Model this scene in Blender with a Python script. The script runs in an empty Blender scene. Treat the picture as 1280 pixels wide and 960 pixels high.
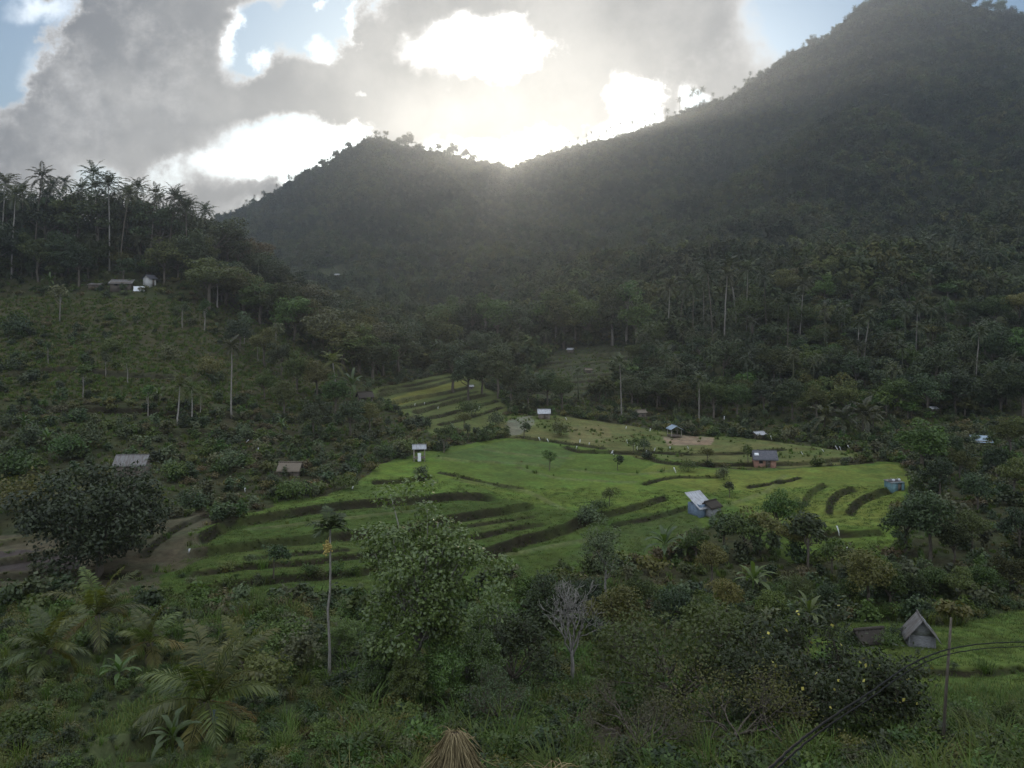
import bpy, math, random
import numpy as np
from mathutils import Vector, Matrix

R = math.radians
sc = bpy.context.scene
COL = sc.collection

# ------------------------------------------------------------------ camera
F = 985.0            # focal length in pixels of the 1280 wide photograph
HV = 400.0           # image row of the horizon
cam_data = bpy.data.cameras.new("camera")
cam_data.sensor_width = 36.0
cam_data.lens = 36.0 * F / 1280.0
cam_data.shift_y = -(480.0 - HV) / 1280.0
cam_data.clip_start = 0.1
cam_data.clip_end = 9000.0
cam = bpy.data.objects.new("camera", cam_data)
COL.objects.link(cam)
cam.location = (0, 0, 0)
cam.rotation_euler = (R(90), 0, 0)
sc.camera = cam

# ------------------------------------------------------------------ render settings
sc.view_settings.view_transform = 'Standard'
sc.view_settings.look = 'None'
sc.view_settings.gamma = 1.0
sc.view_settings.exposure = 0.55
sc.view_settings.use_curve_mapping = False
sc.render.engine = 'CYCLES'
cy = sc.cycles
cy.max_bounces = 5
cy.diffuse_bounces = 2
cy.glossy_bounces = 1
cy.transmission_bounces = 2
cy.transparent_max_bounces = 4
cy.volume_bounces = 0
cy.caustics_reflective = False
cy.caustics_refractive = False
cy.use_denoising = True
cy.denoiser = 'OPENIMAGEDENOISE'
cy.sample_clamp_indirect = 4.0

SUN_EL, SUN_AZ = R(11.9), R(0.1)      # azimuth from +Y towards +X

# ------------------------------------------------------------------ node helpers
def node(nt, kind, **kw):
    n = nt.nodes.new(kind)
    for k, v in kw.items():
        if k == 'inp':
            for kk, vv in v.items():
                n.inputs[kk].default_value = vv
        else:
            setattr(n, k, v)
    return n

def mathn(nt, op, a, b=None, c=None, clamp=False):
    n = nt.nodes.new('ShaderNodeMath'); n.operation = op; n.use_clamp = clamp
    for i, v in enumerate((a, b, c)):
        if v is None: continue
        if isinstance(v, (int, float)): n.inputs[i].default_value = v
        else: nt.links.new(v, n.inputs[i])
    return n.outputs[0]

def vmath(nt, op, a, b=None):
    n = nt.nodes.new('ShaderNodeVectorMath'); n.operation = op
    for i, v in enumerate((a, b)):
        if v is None: continue
        if isinstance(v, (tuple, list)): n.inputs[i].default_value = v
        else: nt.links.new(v, n.inputs[i])
    return n

def mixc(nt, fac, a, b, blend='MIX'):
    n = nt.nodes.new('ShaderNodeMix'); n.data_type = 'RGBA'; n.blend_type = blend
    for i, v in ((0, fac), (6, a), (7, b)):
        if isinstance(v, (int, float)): n.inputs[i].default_value = v
        elif isinstance(v, (tuple, list)): n.inputs[i].default_value = (*v[:3], 1)
        else: nt.links.new(v, n.inputs[i])
    return n.outputs[2]

def smooth(nt, v, lo, hi, a=0.0, b=1.0):
    n = nt.nodes.new('ShaderNodeMapRange'); n.interpolation_type = 'SMOOTHSTEP'
    nt.links.new(v, n.inputs[0])
    n.inputs[1].default_value = lo; n.inputs[2].default_value = hi
    n.inputs[3].default_value = a; n.inputs[4].default_value = b
    return n.outputs[0]

# ------------------------------------------------------------------ sky
world = bpy.data.worlds.new("World")
sc.world = world
world.use_nodes = True
world.cycles.sampling_method = "MANUAL"
world.cycles.sample_map_resolution = 512
nt = world.node_tree
nt.nodes.clear()
w_out = node(nt, 'ShaderNodeOutputWorld')
bg = node(nt, 'ShaderNodeBackground', inp={'Strength': 0.1})
sky = node(nt, 'ShaderNodeTexSky', sky_type='NISHITA', sun_disc=False)
sky.sun_elevation = SUN_EL
sky.sun_rotation = SUN_AZ
sky.air_density = 1.0
sky.dust_density = 0.6
tc = node(nt, 'ShaderNodeTexCoord')
DIR = tc.outputs['Generated']
sep = node(nt, 'ShaderNodeSeparateXYZ'); nt.links.new(DIR, sep.inputs[0])
ysafe = mathn(nt, 'MAXIMUM', sep.outputs[1], 0.1)
s_ = mathn(nt, 'DIVIDE', sep.outputs[0], ysafe)
t_ = mathn(nt, 'DIVIDE', sep.outputs[2], ysafe)
st = node(nt, 'ShaderNodeCombineXYZ')
nt.links.new(s_, st.inputs[0]); nt.links.new(t_, st.inputs[1])

def noise_w(scale, detail, rough, vec=None):
    n = node(nt, 'ShaderNodeTexNoise', inp={'Scale': scale, 'Detail': detail, 'Roughness': rough})
    nt.links.new(vec or st.outputs[0], n.inputs['Vector'])
    return n
n1 = noise_w(7.0, 4.0, 0.55)
n2 = noise_w(22.0, 9.0, 0.68)
d1 = vmath(nt, 'SUBTRACT', n1.outputs['Color'], (0.5, 0.5, 0.5))
d1 = vmath(nt, 'MULTIPLY', d1.outputs[0], (0.12, 0.10, 0))
d2 = vmath(nt, 'SUBTRACT', n2.outputs['Color'], (0.5, 0.5, 0.5))
d2 = vmath(nt, 'MULTIPLY', d2.outputs[0], (0.07, 0.06, 0))
P = vmath(nt, 'ADD', st.outputs[0], d1.outputs[0])
P = vmath(nt, 'ADD', P.outputs[0], d2.outputs[0])
PV = P.outputs[0]

def blobs(items, vec, lo=1.25, hi=0.45):
    """sum of soft ellipses of the sky dome; given as (u, v, ru, rv, weight)"""
    acc = None
    for (u, v, ru, rv, wgt) in items:
        a = vmath(nt, 'SUBTRACT', vec, ((u - 640) / F, (HV - v) / F, 0))
        a = vmath(nt, 'MULTIPLY', a.outputs[0], (F / ru, F / rv, 0))
        l = nt.nodes.new('ShaderNodeVectorMath'); l.operation = 'LENGTH'
        nt.links.new(a.outputs[0], l.inputs[0])
        m = smooth(nt, l.outputs['Value'], lo, hi)
        acc = mathn(nt, 'MULTIPLY_ADD', m, wgt, acc if acc is not None else 0.0)
    return acc

HOLES = [(585, 65, 78, 50, 1.3), (645, 55, 40, 40, 0.9), (788, 122, 34, 40, 1.3), (690, 197, 160, 36, 1.5), (575, 140, 130, 24, -1.3), (705, 110, 55, 50, -0.9), (470, 70, 40, 60, -0.4),
         (770, 165, 90, 30, 0.9), (560, 205, 60, 26, 0.7), (872, 124, 30, 20, 1.0), (372, 196, 100, 44, 1.2),
         (205, 222, 150, 28, 0.55), (395, 168, 60, 34, 0.7), (300, 265, 60, 16, 0.6), (395, 62, 34, 22, 0.8),
         (385, 18, 90, 42, 1.2), (305, 45, 30, 50, 0.9), (330, 65, 28, 24, 0.6), (455, 110, 12, 9, 1.0),
         (445, 30, 20, 40, 0.6), (0, 55, 58, 85, 1.4), (55, 5, 40, 20, 1.0), (15, 115, 30, 26, 0.5),
         (1020, 30, 100, 90, 1.0), (1200, 10, 200, 90, 1.2), (1010, -60, 120, 90, 0.6)]
hole = blobs(HOLES, PV, 1.45, 0.3)
n3 = noise_w(5.0, 6.0, 0.6, DIR)
base = smooth(nt, n3.outputs['Fac'], 0.33, 0.62, 0.75, 1.25)
D = mathn(nt, 'SUBTRACT', base, hole)
D = mathn(nt, 'MULTIPLY_ADD', mathn(nt, 'SUBTRACT', n2.outputs['Fac'], 0.5), 0.9, D)
cover = smooth(nt, D, 0.06, 0.70)
thick = smooth(nt, D, 0.30, 0.95)

GLOW = [(670, 190, 250, 80, 0.8), (640, 185, 200, 80, 1.1), (600, 70, 120, 90, 1.2), (330, 212, 210, 62, 0.95), (800, 120, 90, 90, 1.0),
        (396, 64, 22, 17, 1.0), (284, 34, 15, 50, 1.0), (328, 66, 17, 12, 0.9), (452, 22, 10, 42, 0.9), (400, 2, 16, 7, 0.6), (55, 2, 46, 20, 0.7),
        (60, 95, 26, 40, 0.4), (150, 215, 190, 40, 0.25)]
glow = blobs(GLOW, PV, 1.3, 0.0)
veil = blobs([(1020, 30, 200, 160, 0.07), (900, 120, 220, 130, 0.16), (380, 10, 130, 60, 0.02), (640, 170, 700, 260, 0.06)], st.outputs[0], 1.3, 0.0)
sunny = mixc(nt, 1.0, (0, 0, 0), (1.0, 0.97, 0.91), 'MIX')
glow_col = vmath(nt, 'SCALE', (1.0, 0.97, 0.91)); nt.links.new(glow, glow_col.inputs['Scale'])
veil_col = vmath(nt, 'SCALE', (0.92, 0.97, 1.0)); nt.links.new(veil, veil_col.inputs['Scale'])
sky_s = vmath(nt, 'SCALE', sky.outputs[0]); sky_s.inputs['Scale'].default_value = 0.07
sky_t = vmath(nt, 'MULTIPLY', sky_s.outputs[0], (0.70, 0.94, 1.16))
behind = vmath(nt, 'ADD', sky_t.outputs[0], glow_col.outputs[0])
behind = vmath(nt, 'ADD', behind.outputs[0], veil_col.outputs[0])
# the cloud bodies: grey underside, paler and warmer where thin
n4 = noise_w(4.4, 7.0, 0.6, DIR)
body_a = mixc(nt, smooth(nt, n4.outputs['Fac'], 0.36, 0.64), (0.092, 0.097, 0.108), (0.30, 0.295, 0.285))
thin_c = vmath(nt, 'SCALE', (0.60, 0.585, 0.565)); thin_c.inputs['Scale'].default_value = 1.0
warm = smooth(nt, blobs([(590, 65, 110, 80, 0.6), (720, 180, 260, 90, 0.8), (330, 205, 190, 70, 0.5), (790, 120, 70, 70, 0.4), (340, 40, 110, 70, 0.25)], st.outputs[0], 1.5, 0.0), 0.0, 1.4, 0.0, 0.10)
warm_c = vmath(nt, 'SCALE', (1.0, 0.93, 0.86)); nt.links.new(warm, warm_c.inputs['Scale'])
body_b = mixc(nt, thick, thin_c.outputs[0], body_a)
body = vmath(nt, 'ADD', body_b, warm_c.outputs[0])
skyc = mixc(nt, cover, behind.outputs[0], body.outputs[0])
# high cloud overhead, and the dim ground below the horizon
up = smooth(nt, sep.outputs[2], 0.42, 0.75)
over = mixc(nt, smooth(nt, n3.outputs['Fac'], 0.35, 0.65), (0.72, 0.84, 1.0), (0.86, 0.88, 0.90))
skyc = mixc(nt, up, skyc, over)
back = smooth(nt, sep.outputs[1], 0.25, 0.05)
skyc = mixc(nt, back, skyc, over)
low = smooth(nt, sep.outputs[2], 0.0, -0.06)
skyc = mixc(nt, low, skyc, (0.03, 0.035, 0.025))
scaled = vmath(nt, 'SCALE', skyc); scaled.inputs['Scale'].default_value = 10.0
nt.links.new(scaled.outputs[0], bg.inputs['Color'])
nt.links.new(bg.outputs[0], w_out.inputs['Surface'])

# ------------------------------------------------------------------ sun, just behind the saddle of the ridge
sun_data = bpy.data.lights.new("sun", 'SUN')
sun_data.energy = 1.15
sun_data.angle = R(0.5)
sun_data.color = (1.0, 0.79, 0.55)
sun = bpy.data.objects.new("sun", sun_data)
COL.objects.link(sun)
sd = Vector((math.sin(SUN_AZ) * math.cos(SUN_EL), math.cos(SUN_AZ) * math.cos(SUN_EL), math.sin(SUN_EL)))
sun.rotation_euler = sd.to_track_quat('Z', 'Y').to_euler()
sun.location = (0, 300, 400)

# ------------------------------------------------------------------ numeric helpers
rs = np.random.RandomState(11)
_tab = np.random.RandomState(5).rand(256, 256)
def vnoise(x, y):
    xi = np.floor(x).astype(int); yi = np.floor(y).astype(int)
    fx = x - xi; fy = y - yi
    fx = fx * fx * (3 - 2 * fx); fy = fy * fy * (3 - 2 * fy)
    a = _tab[xi & 255, yi & 255]; b = _tab[(xi + 1) & 255, yi & 255]
    c = _tab[xi & 255, (yi + 1) & 255]; d = _tab[(xi + 1) & 255, (yi + 1) & 255]
    return (a * (1 - fx) + b * fx) * (1 - fy) + (c * (1 - fx) + d * fx) * fy
def fbm(x, y, oct=4):
    t = 0; a = 0.5; 
    for k in range(oct):
        t = t + a * (vnoise(x * 2 ** k + 17.3 * k, y * 2 ** k + 9.1 * k) - 0.5); a *= 0.5
    return t
def pchip(x, y, xq):
    x = np.asarray(x, float); y = np.asarray(y, float)
    h = np.diff(x); dl = np.diff(y) / h
    m = np.zeros_like(y)
    for i in range(1, len(x) - 1):
        if dl[i - 1] * dl[i] > 0:
            w1 = 2 * h[i] + h[i - 1]; w2 = h[i] + 2 * h[i - 1]
            m[i] = (w1 + w2) / (w1 / dl[i - 1] + w2 / dl[i])
    m[0] = dl[0]; m[-1] = dl[-1]
    xq = np.clip(xq, x[0], x[-1])
    k = np.clip(np.searchsorted(x, xq) - 1, 0, len(h) - 1)
    t = (xq - x[k]) / h[k]
    return ((1 + 2 * t) * (1 - t) ** 2 * y[k] + t * (1 - t) ** 2 * h[k] * m[k]
            + t * t * (3 - 2 * t) * y[k + 1] + t * t * (t - 1) * h[k] * m[k + 1])
def inside(poly, u, v):
    r = np.zeros(u.shape, bool)
    n = len(poly)
    for i in range(n):
        x1, y1 = poly[i]; x2, y2 = poly[(i + 1) % n]
        c = ((y1 > v) != (y2 > v))
        with np.errstate(divide='ignore', invalid='ignore'):
            r ^= c & (u < (x2 - x1) * (v - y1) / (y2 - y1 + 1e-9) + x1)
    return r

# ------------------------------------------------------------------ terrain: a valley floor between two hills and a far ridge
TC = {
 -900: [(25, 900), (38, 800), (62, 690), (78, 620), (95, 550), (120, 450), (160, 360), (205, 280), (250, 250), (330, 300), (480, 380), (700, 380), (1000, 340)],
 -300: [(25, 950), (38, 850), (62, 740), (77, 680), (93, 610), (122, 510), (165, 405), (205, 330), (250, 280), (330, 330), (480, 380), (700, 380), (1000, 330)],
 0: [(25, 965), (38, 865), (62, 755), (77, 700), (93, 640), (122, 555), (165, 450), (205, 365), (250, 290), (330, 345), (480, 380), (700, 380), (1000, 330)],
 160: [(25, 965), (38, 865), (62, 752), (76, 702), (93, 642), (122, 562), (165, 455), (205, 366), (245, 300), (330, 350), (480, 385), (700, 380), (1000, 320)],
 320: [(25, 965), (38, 862), (63, 742), (78, 692), (98, 638), (128, 568), (172, 478), (215, 400), (262, 338), (330, 362), (480, 385), (700, 335), (950, 262)],
 440: [(25, 968), (40, 860), (64, 748), (80, 692), (100, 632), (130, 572), (170, 505), (205, 458), (250, 428), (330, 408), (480, 365), (700, 285), (900, 190)],
 550: [(26, 970), (42, 862), (66, 752), (82, 695), (102, 632), (138, 562), (175, 520), (205, 497), (245, 468), (330, 425), (480, 370), (700, 285), (950, 200)],
 640: [(27, 965), (46, 858), (70, 752), (85, 700), (102, 640), (140, 565), (175, 517), (205, 490), (245, 460), (330, 412), (480, 355), (700, 285), (1000, 214)],
 800: [(27, 965), (46, 860), (70, 755), (85, 705), (102, 645), (140, 568), (172, 530), (200, 495), (240, 455), (300, 415), (430, 350), (700, 255), (1050, 166)],
 960: [(26, 965), (44, 865), (66, 765), (82, 710), (100, 648), (142, 565), (168, 533), (195, 490), (228, 440), (270, 392), (400, 310), (700, 200), (1000, 105)],
 1120: [(26, 962), (42, 876), (62, 772), (80, 705), (100, 640), (130, 580), (160, 538), (190, 485), (220, 425), (262, 348), (350, 318), (600, 165), (900, 5)],
 1280: [(26, 958), (42, 880), (60, 782), (80, 705), (104, 628), (135, 568), (165, 520), (195, 465), (230, 405), (280, 345), (400, 255), (600, 130), (850, 25)],
 1700: [(26, 940), (42, 860), (60, 780), (80, 690), (104, 600), (135, 530), (165, 470), (195, 420), (230, 360), (280, 300), (400, 200), (600, 100), (850, 60)],
 2400: [(26, 900), (42, 820), (60, 740), (80, 650), (104, 560), (135, 490), (165, 430), (195, 380), (230, 330), (280, 290), (400, 220), (600, 150), (850, 120)],
}
SKYLINE = [(-900, 330), (0, 330), (200, 300), (250, 288), (280, 276), (300, 268), (320, 257), (350, 240), (380, 219), (410, 206), (440, 187), (460, 178),
           (475, 175), (500, 186), (520, 192), (560, 199), (600, 206), (640, 214), (660, 207), (690, 196), (720, 188), (760, 179), (800, 168),
           (830, 157), (860, 143), (890, 134), (915, 127), (940, 106), (965, 91), (990, 73), (1015, 63), (1040, 49), (1060, 29), (1080, 11),
           (1100, 2), (1130, -4), (1170, 0), (1200, 9), (1230, 19), (1280, 27), (1400, 50), (1700, 60), (2400, 120)]
CU = sorted(TC)
K = len(TC[0])
ucols = np.concatenate([np.linspace(-3200, -760, 60, endpoint=False), np.linspace(-760, -60, 60, endpoint=False),
                        np.linspace(-60, 1340, 580, endpoint=False), np.linspace(1340, 2040, 60, endpoint=False), np.linspace(2040, 4480, 60)])
drows = np.concatenate([np.geomspace(2, 40, 90, endpoint=False), np.linspace(40, 150, 360, endpoint=False), np.linspace(150, 260, 180, endpoint=False),
                        np.geomspace(260, 1250, 230, endpoint=False), np.geomspace(1250, 1500, 8)])
uc = np.clip(ucols, CU[0], CU[-1])
sky_v = pchip([a for a, b in SKYLINE], [b for a, b in SKYLINE], uc)
rowd = np.array([pchip(CU, [TC[c][k][0] for c in CU], uc) for k in range(K)])
rowv = np.array([pchip(CU, [TC[c][k][1] for c in CU], uc) for k in range(K)])
rowv[-1] = sky_v
rowz = (HV - rowv) / F * rowd
Z = np.zeros((len(drows), len(ucols)))
ld = np.log(drows)
for j in range(len(ucols)):
    dd = np.concatenate([[1.5, 5, 12], rowd[:, j], [rowd[-1, j] * 1.35, rowd[-1, j] * 2.2, 4300]])
    zz = np.concatenate([[-4.0, -5.4, -9.0], rowz[:, j], [rowz[-1, j] - 110, -40, -40]])
    Z[:, j] = pchip(np.log(dd), zz, ld)
DD = np.repeat(drows[:, None], len(ucols), 1)
UU = np.repeat(ucols[None, :], len(drows), 0)
XX = (UU - 640) / F * DD
SKD = np.repeat(rowd[-1][None, :], len(drows), 0)
# gullies and spurs on the mountain sides, small roughness nearby
far = np.clip((DD - 230) / 200, 0, 1) * np.clip(np.abs(DD - SKD) / 140, 0, 1)
sk = XX + 0.55 * DD
rid = np.abs(fbm(sk / 95.0, (DD - 0.3 * XX) / 260.0, 4)) * 2
Z += far * (rid * 72 - 18)
Z += far * fbm(XX / 60.0 + 40, DD / 60.0, 4) * 14
lim = (HV - sky_v)[None, :] / F * DD - 0.035 * (SKD - DD)
Z = np.where((DD > 300) & (DD < SKD) & (SKD > 700) & (UU > 275), np.minimum(Z, lim), Z)
near_r = np.clip(1 - np.abs(DD - 120) / 400, 0.2, 1)
rough = fbm(XX / 9.0, DD / 9.0, 4) * 1.1
VV0 = HV - Z / DD * F

def ground_depth(u, v, Zg=None):
    """depth of the first ground point met by the sight line of a photograph pixel"""
    Zg = Z if Zg is None else Zg
    j = np.searchsorted(ucols, u) - 1
    w = (u - ucols[j]) / (ucols[j + 1] - ucols[j])
    col = HV - ((1 - w) * Zg[:, j] + w * Zg[:, j + 1]) / drows * F
    hit = np.nonzero(col <= v)[0]
    if len(hit) == 0: return drows[-1]
    k = hit[0]
    if k == 0: return drows[0]
    a = (col[k - 1] - v) / (col[k - 1] - col[k] + 1e-9)
    return drows[k - 1] + a * (drows[k] - drows[k - 1])
def ground_z(x, y):
    x = np.atleast_1d(np.asarray(x, float)); y = np.atleast_1d(np.asarray(y, float))
    u = 640 + F * x / y
    j = np.clip(np.searchsorted(ucols, u) - 1, 0, len(ucols) - 2)
    k = np.clip(np.searchsorted(drows, y) - 1, 0, len(drows) - 2)
    a = np.clip((u - ucols[j]) / (ucols[j + 1] - ucols[j]), 0, 1); b = np.clip((y - drows[k]) / (drows[k + 1] - drows[k]), 0, 1)
    return (Z[k, j] * (1 - a) + Z[k, j + 1] * a) * (1 - b) + (Z[k + 1, j] * (1 - a) + Z[k + 1, j + 1] * a) * b
def at_px(u, v):
    d = ground_depth(u, v)
    x = (u - 640) / F * d
    return Vector((x, d, float(ground_z(x, d)[0])))
def at_depth(u, d):
    x = (u - 640) / F * d
    return Vector((x, d, float(ground_z(x, d)[0])))

# ---- the paddies: outlines, and the banks between the terraces (left to right; height of the step in metres; kind of bank)
PADDY = [(172, 750), (215, 700), (262, 660), (300, 648), (400, 622), (455, 603), (468, 582), (500, 573), (545, 568), (600, 548), (640, 545), (720, 556),
         (800, 572), (870, 582), (960, 588), (1060, 577), (1128, 580), (1142, 600), (1128, 650), (1112, 695), (1060, 700), (990, 705), (950, 680), (905, 655),
         (862, 662), (845, 690), (800, 700), (745, 715), (650, 722), (600, 728), (560, 748), (440, 748), (300, 752)]
BRIGHT = [(870, 584), (960, 590), (1060, 579), (1128, 582), (1138, 604), (1100, 660), (1010, 660), (930, 640), (880, 610), (850, 600)]
DRYF = [(640, 520), (700, 520), (790, 532), (860, 545), (935, 548), (1080, 566), (1060, 578), (960, 586), (870, 580), (790, 570), (700, 553), (630, 545), (610, 530)]
BACKT = [(462, 490), (560, 466), (590, 470), (620, 492), (640, 515), (600, 540), (545, 548), (520, 525), (480, 510)]
FART = [(655, 480), (690, 440), (760, 432), (800, 436), (795, 455), (760, 480), (720, 500), (665, 505)]
CENTT = [(388, 338), (430, 332), (448, 344), (425, 352), (398, 349)]
BROWNT = [(-60, 672), (60, 664), (150, 690), (200, 650), (262, 640), (250, 690), (175, 748), (90, 752), (-60, 752)]
RIGHTF = [(1000, 790), (1060, 775), (1130, 778), (1190, 785), (1230, 772), (1340, 752), (1340, 892), (1240, 902), (1130, 900), (1085, 875), (1035, 840), (998, 818)]
MOUND = [(104, 966), (118, 925), (150, 890), (195, 868), (250, 862), (288, 872), (264, 900), (215, 922), (160, 946)]
HEDGEROW = [(560, 745), (600, 725), (650, 715), (745, 705), (800, 690), (870, 650), (905, 640), (945, 650), (1000, 700)]
BANKS = [
 ([(248, 684), (256, 672), (280, 659), (331, 648), (394, 638), (464, 630), (526, 626), (566, 621), (628, 624)], 0.95, 'd'),
 ([(228, 700), (245, 693), (304, 684), (370, 677), (444, 670), (520, 660), (600, 644), (672, 632)], 0.85, 'd'),
 ([(215, 722), (269, 715), (350, 706), (437, 697), (520, 688), (612, 668), (650, 660), (690, 657)], 0.45, 'd'),
 ([(225, 743), (250, 739), (312, 728), (369, 722), (440, 716), (500, 708)], 0.55, 'd'),
 ([(560, 702), (606, 691), (653, 676), (690, 666), (720, 656), (742, 645)], 1.0, 'd'),
 ([(740, 648), (785, 637), (812, 629), (835, 622)], 0.6, 'd'),
 ([(462, 604), (500, 602), (540, 596)], 0.5, 'd'),
 ([(540, 572), (575, 577), (637, 580), (700, 586)], 0.3, 'g'),
 ([(700, 556), (725, 564), (800, 567), (825, 577), (920, 581), (985, 580), (1070, 573)], 0.5, 'd'),
 ([(790, 565), (860, 568), (920, 567), (985, 562)], 0.4, 'd'),
 ([(1004, 634), (1012, 619), (1032, 607)], 0.6, 'd'),
 ([(1034, 644), (1040, 626), (1050, 617), (1070, 611)], 0.7, 'd'),
 ([(1060, 643), (1069, 629), (1085, 620), (1114, 613)], 0.8, 'd'),
 ([(1015, 669), (1060, 668), (1104, 665)], 0.7, 'd'),
 ([(640, 545), (700, 553), (760, 562)], 0.4, 'd'),
 ([(545, 590), (600, 602), (660, 612)], 0.3, 'd'),
 ([(800, 606), (850, 596), (905, 596)], 0.3, 'd'),
 ([(880, 640), (930, 652), (985, 660)], 0.5, 'd'),
 ([(560, 600), (640, 611), (705, 640)], 0.14, 'g'),
 ([(640, 583), (705, 600), (800, 604)], 0.14, 'g'),
 ([(705, 588), (790, 594), (850, 588)], 0.12, 'g'),
 ([(905, 636), (955, 618), (985, 594)], 0.12, 'g'),
 ([(300, 662), (420, 650), (540, 636)], 0.12, 'g'),
 ([(600, 562), (660, 570), (720, 574)], 0.14, 'g'),
 ([(620, 690), (700, 680), (780, 668)], 0.14, 'g'),
 ([(466, 498), (520, 486), (575, 472)], 0.7, 'p'),
 ([(478, 508), (540, 494), (595, 482)], 0.8, 'p'),
 ([(514, 516), (560, 503), (612, 492)], 0.9, 'p'),
 ([(530, 524), (575, 513), (625, 500)], 0.7, 'd'),
 ([(655, 492), (700, 488), (775, 480)], 0.7, 'g'),
 ([(662, 478), (710, 472), (780, 466)], 0.7, 'g'),
 ([(670, 462), (720, 456), (790, 452)], 0.8, 'p'),
 ([(660, 485), (705, 480), (760, 474)], 0.6, 'd'),
 ([(676, 456), (725, 450), (795, 447)], 0.6, 'd'),
 ([(690, 444), (740, 439), (798, 437)], 0.6, 'd'),
 ([(470, 493), (530, 479), (572, 469)], 0.5, 'd'),
 ([(490, 512), (560, 498), (600, 488)], 0.5, 'd'),
 ([(545, 532), (585, 522), (630, 508)], 0.5, 'd'),
 ([(300, 700), (380, 692), (440, 687)], 0.25, 'd'),
 ([(560, 660), (620, 652), (672, 645)], 0.25, 'd'),
 ([(760, 655), (820, 645), (862, 632)], 0.4, 'd'),
 ([(930, 610), (970, 604), (1000, 596)], 0.3, 'd'),
 ([(680, 450), (730, 445), (800, 442)], 0.7, 'p'),
 ([(-60, 688), (20, 680), (62, 672), (110, 676)], 0.5, 'p'),
 ([(-60, 708), (30, 700), (90, 690), (160, 692)], 0.6, 'p'),
 ([(-60, 728), (30, 722), (110, 716), (180, 718)], 0.5, 'd'),
 ([(175, 700), (215, 668), (262, 645)], 0.4, 'd'),
 ([(1100, 842), (1185, 842), (1290, 834)], 0.3, 'd'),
 ([(112, 952), (150, 938), (215, 916), (258, 884)], 0.8, 'p'),
 ([(0, 470), (90, 462), (170, 470), (260, 476)], 0.8, 'd'),
 ([(0, 520), (80, 510), (180, 515), (300, 522), (400, 520)], 0.8, 'd'),
 ([(180, 545), (260, 540), (360, 545)], 0.7, 'g'),
 ([(385, 340), (420, 336), (450, 342)], 1.0, 'g'),
]
Zs = Z.copy()
bank_d = np.zeros_like(Z); bank_g = np.zeros_like(Z)
flat_paddy = inside(PADDY, UU, VV0) | inside(RIGHTF, UU, VV0) | inside(DRYF, UU, VV0) | inside(BACKT, UU, VV0)
Z += rough * np.where(flat_paddy, 0.12, 1.0) * near_r
# keep the bare banks where they were traced: everything is measured on the smooth ground
for pts, h, kind in BANKS:
    gp = []
    for (u, v) in pts:
        d = ground_depth(u, v, Zs); gp.append(((u - 640) / F * d, d))
    gp = np.array(gp)
    # resample the line smoothly
    tt = np.concatenate([[0], np.cumsum(np.hypot(*np.diff(gp, axis=0).T))])
    tq = np.linspace(0, tt[-1], max(12, int(tt[-1] / 1.2)))
    gx = pchip(tt, gp[:, 0], tq); gy = pchip(tt, gp[:, 1], tq)
    wob = (vnoise(tq / 2.3 + h * 31, tq * 0 + len(pts)) - 0.5) * 0.5
    gy = gy + wob
    L = 4.5 if h > 0.45 else 3.0
    y0, y1 = gy.min() - 3 * L, gy.max() + 3 * L
    k0, k1 = np.searchsorted(drows, (y0, y1))
    usel = 640 + F * gx / gy
    j0, j1 = np.searchsorted(ucols, (usel.min() - 40, usel.max() + 40))
    X_ = XX[k0:k1, j0:j1]; Y_ = DD[k0:k1, j0:j1]
    best = np.full(X_.shape, 1e9); side = np.zeros(X_.shape); tb = np.zeros(X_.shape)
    for i in range(len(gx) - 1):
        ax, ay, bx, by = gx[i], gy[i], gx[i + 1], gy[i + 1]
        dx, dy = bx - ax, by - ay; l2 = dx * dx + dy * dy + 1e-9
        t = np.clip(((X_ - ax) * dx + (Y_ - ay) * dy) / l2, 0, 1)
        dist = np.hypot(X_ - ax - t * dx, Y_ - ay - t * dy)
        cr = dx * (Y_ - ay) - dy * (X_ - ax)
        m = dist < best
        best = np.where(m, dist, best); side = np.where(m, np.sign(cr), side)
        tb = np.where(m, (i + t) / (len(gx) - 1), tb)
    fade = np.clip(tb / 0.04, 0, 1) * np.clip((1 - tb) / 0.04, 0, 1)
    s = best * side
    ramp = np.clip(s / 0.26, -1, 1)
    Z[k0:k1, j0:j1] += fade * 0.5 * h * ramp * np.exp(-np.abs(s) / L) 
    Z[k0:k1, j0:j1] += fade * 0.14 * np.exp(-((s - 0.5) / 0.35) ** 2)          # the little bund on the rim
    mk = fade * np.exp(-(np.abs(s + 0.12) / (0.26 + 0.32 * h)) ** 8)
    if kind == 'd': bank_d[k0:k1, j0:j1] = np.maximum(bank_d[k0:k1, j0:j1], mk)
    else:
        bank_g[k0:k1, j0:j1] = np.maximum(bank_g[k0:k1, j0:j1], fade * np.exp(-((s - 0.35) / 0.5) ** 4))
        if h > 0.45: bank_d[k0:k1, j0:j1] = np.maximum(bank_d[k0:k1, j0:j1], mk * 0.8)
VV = HV - Z / DD * F

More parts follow.
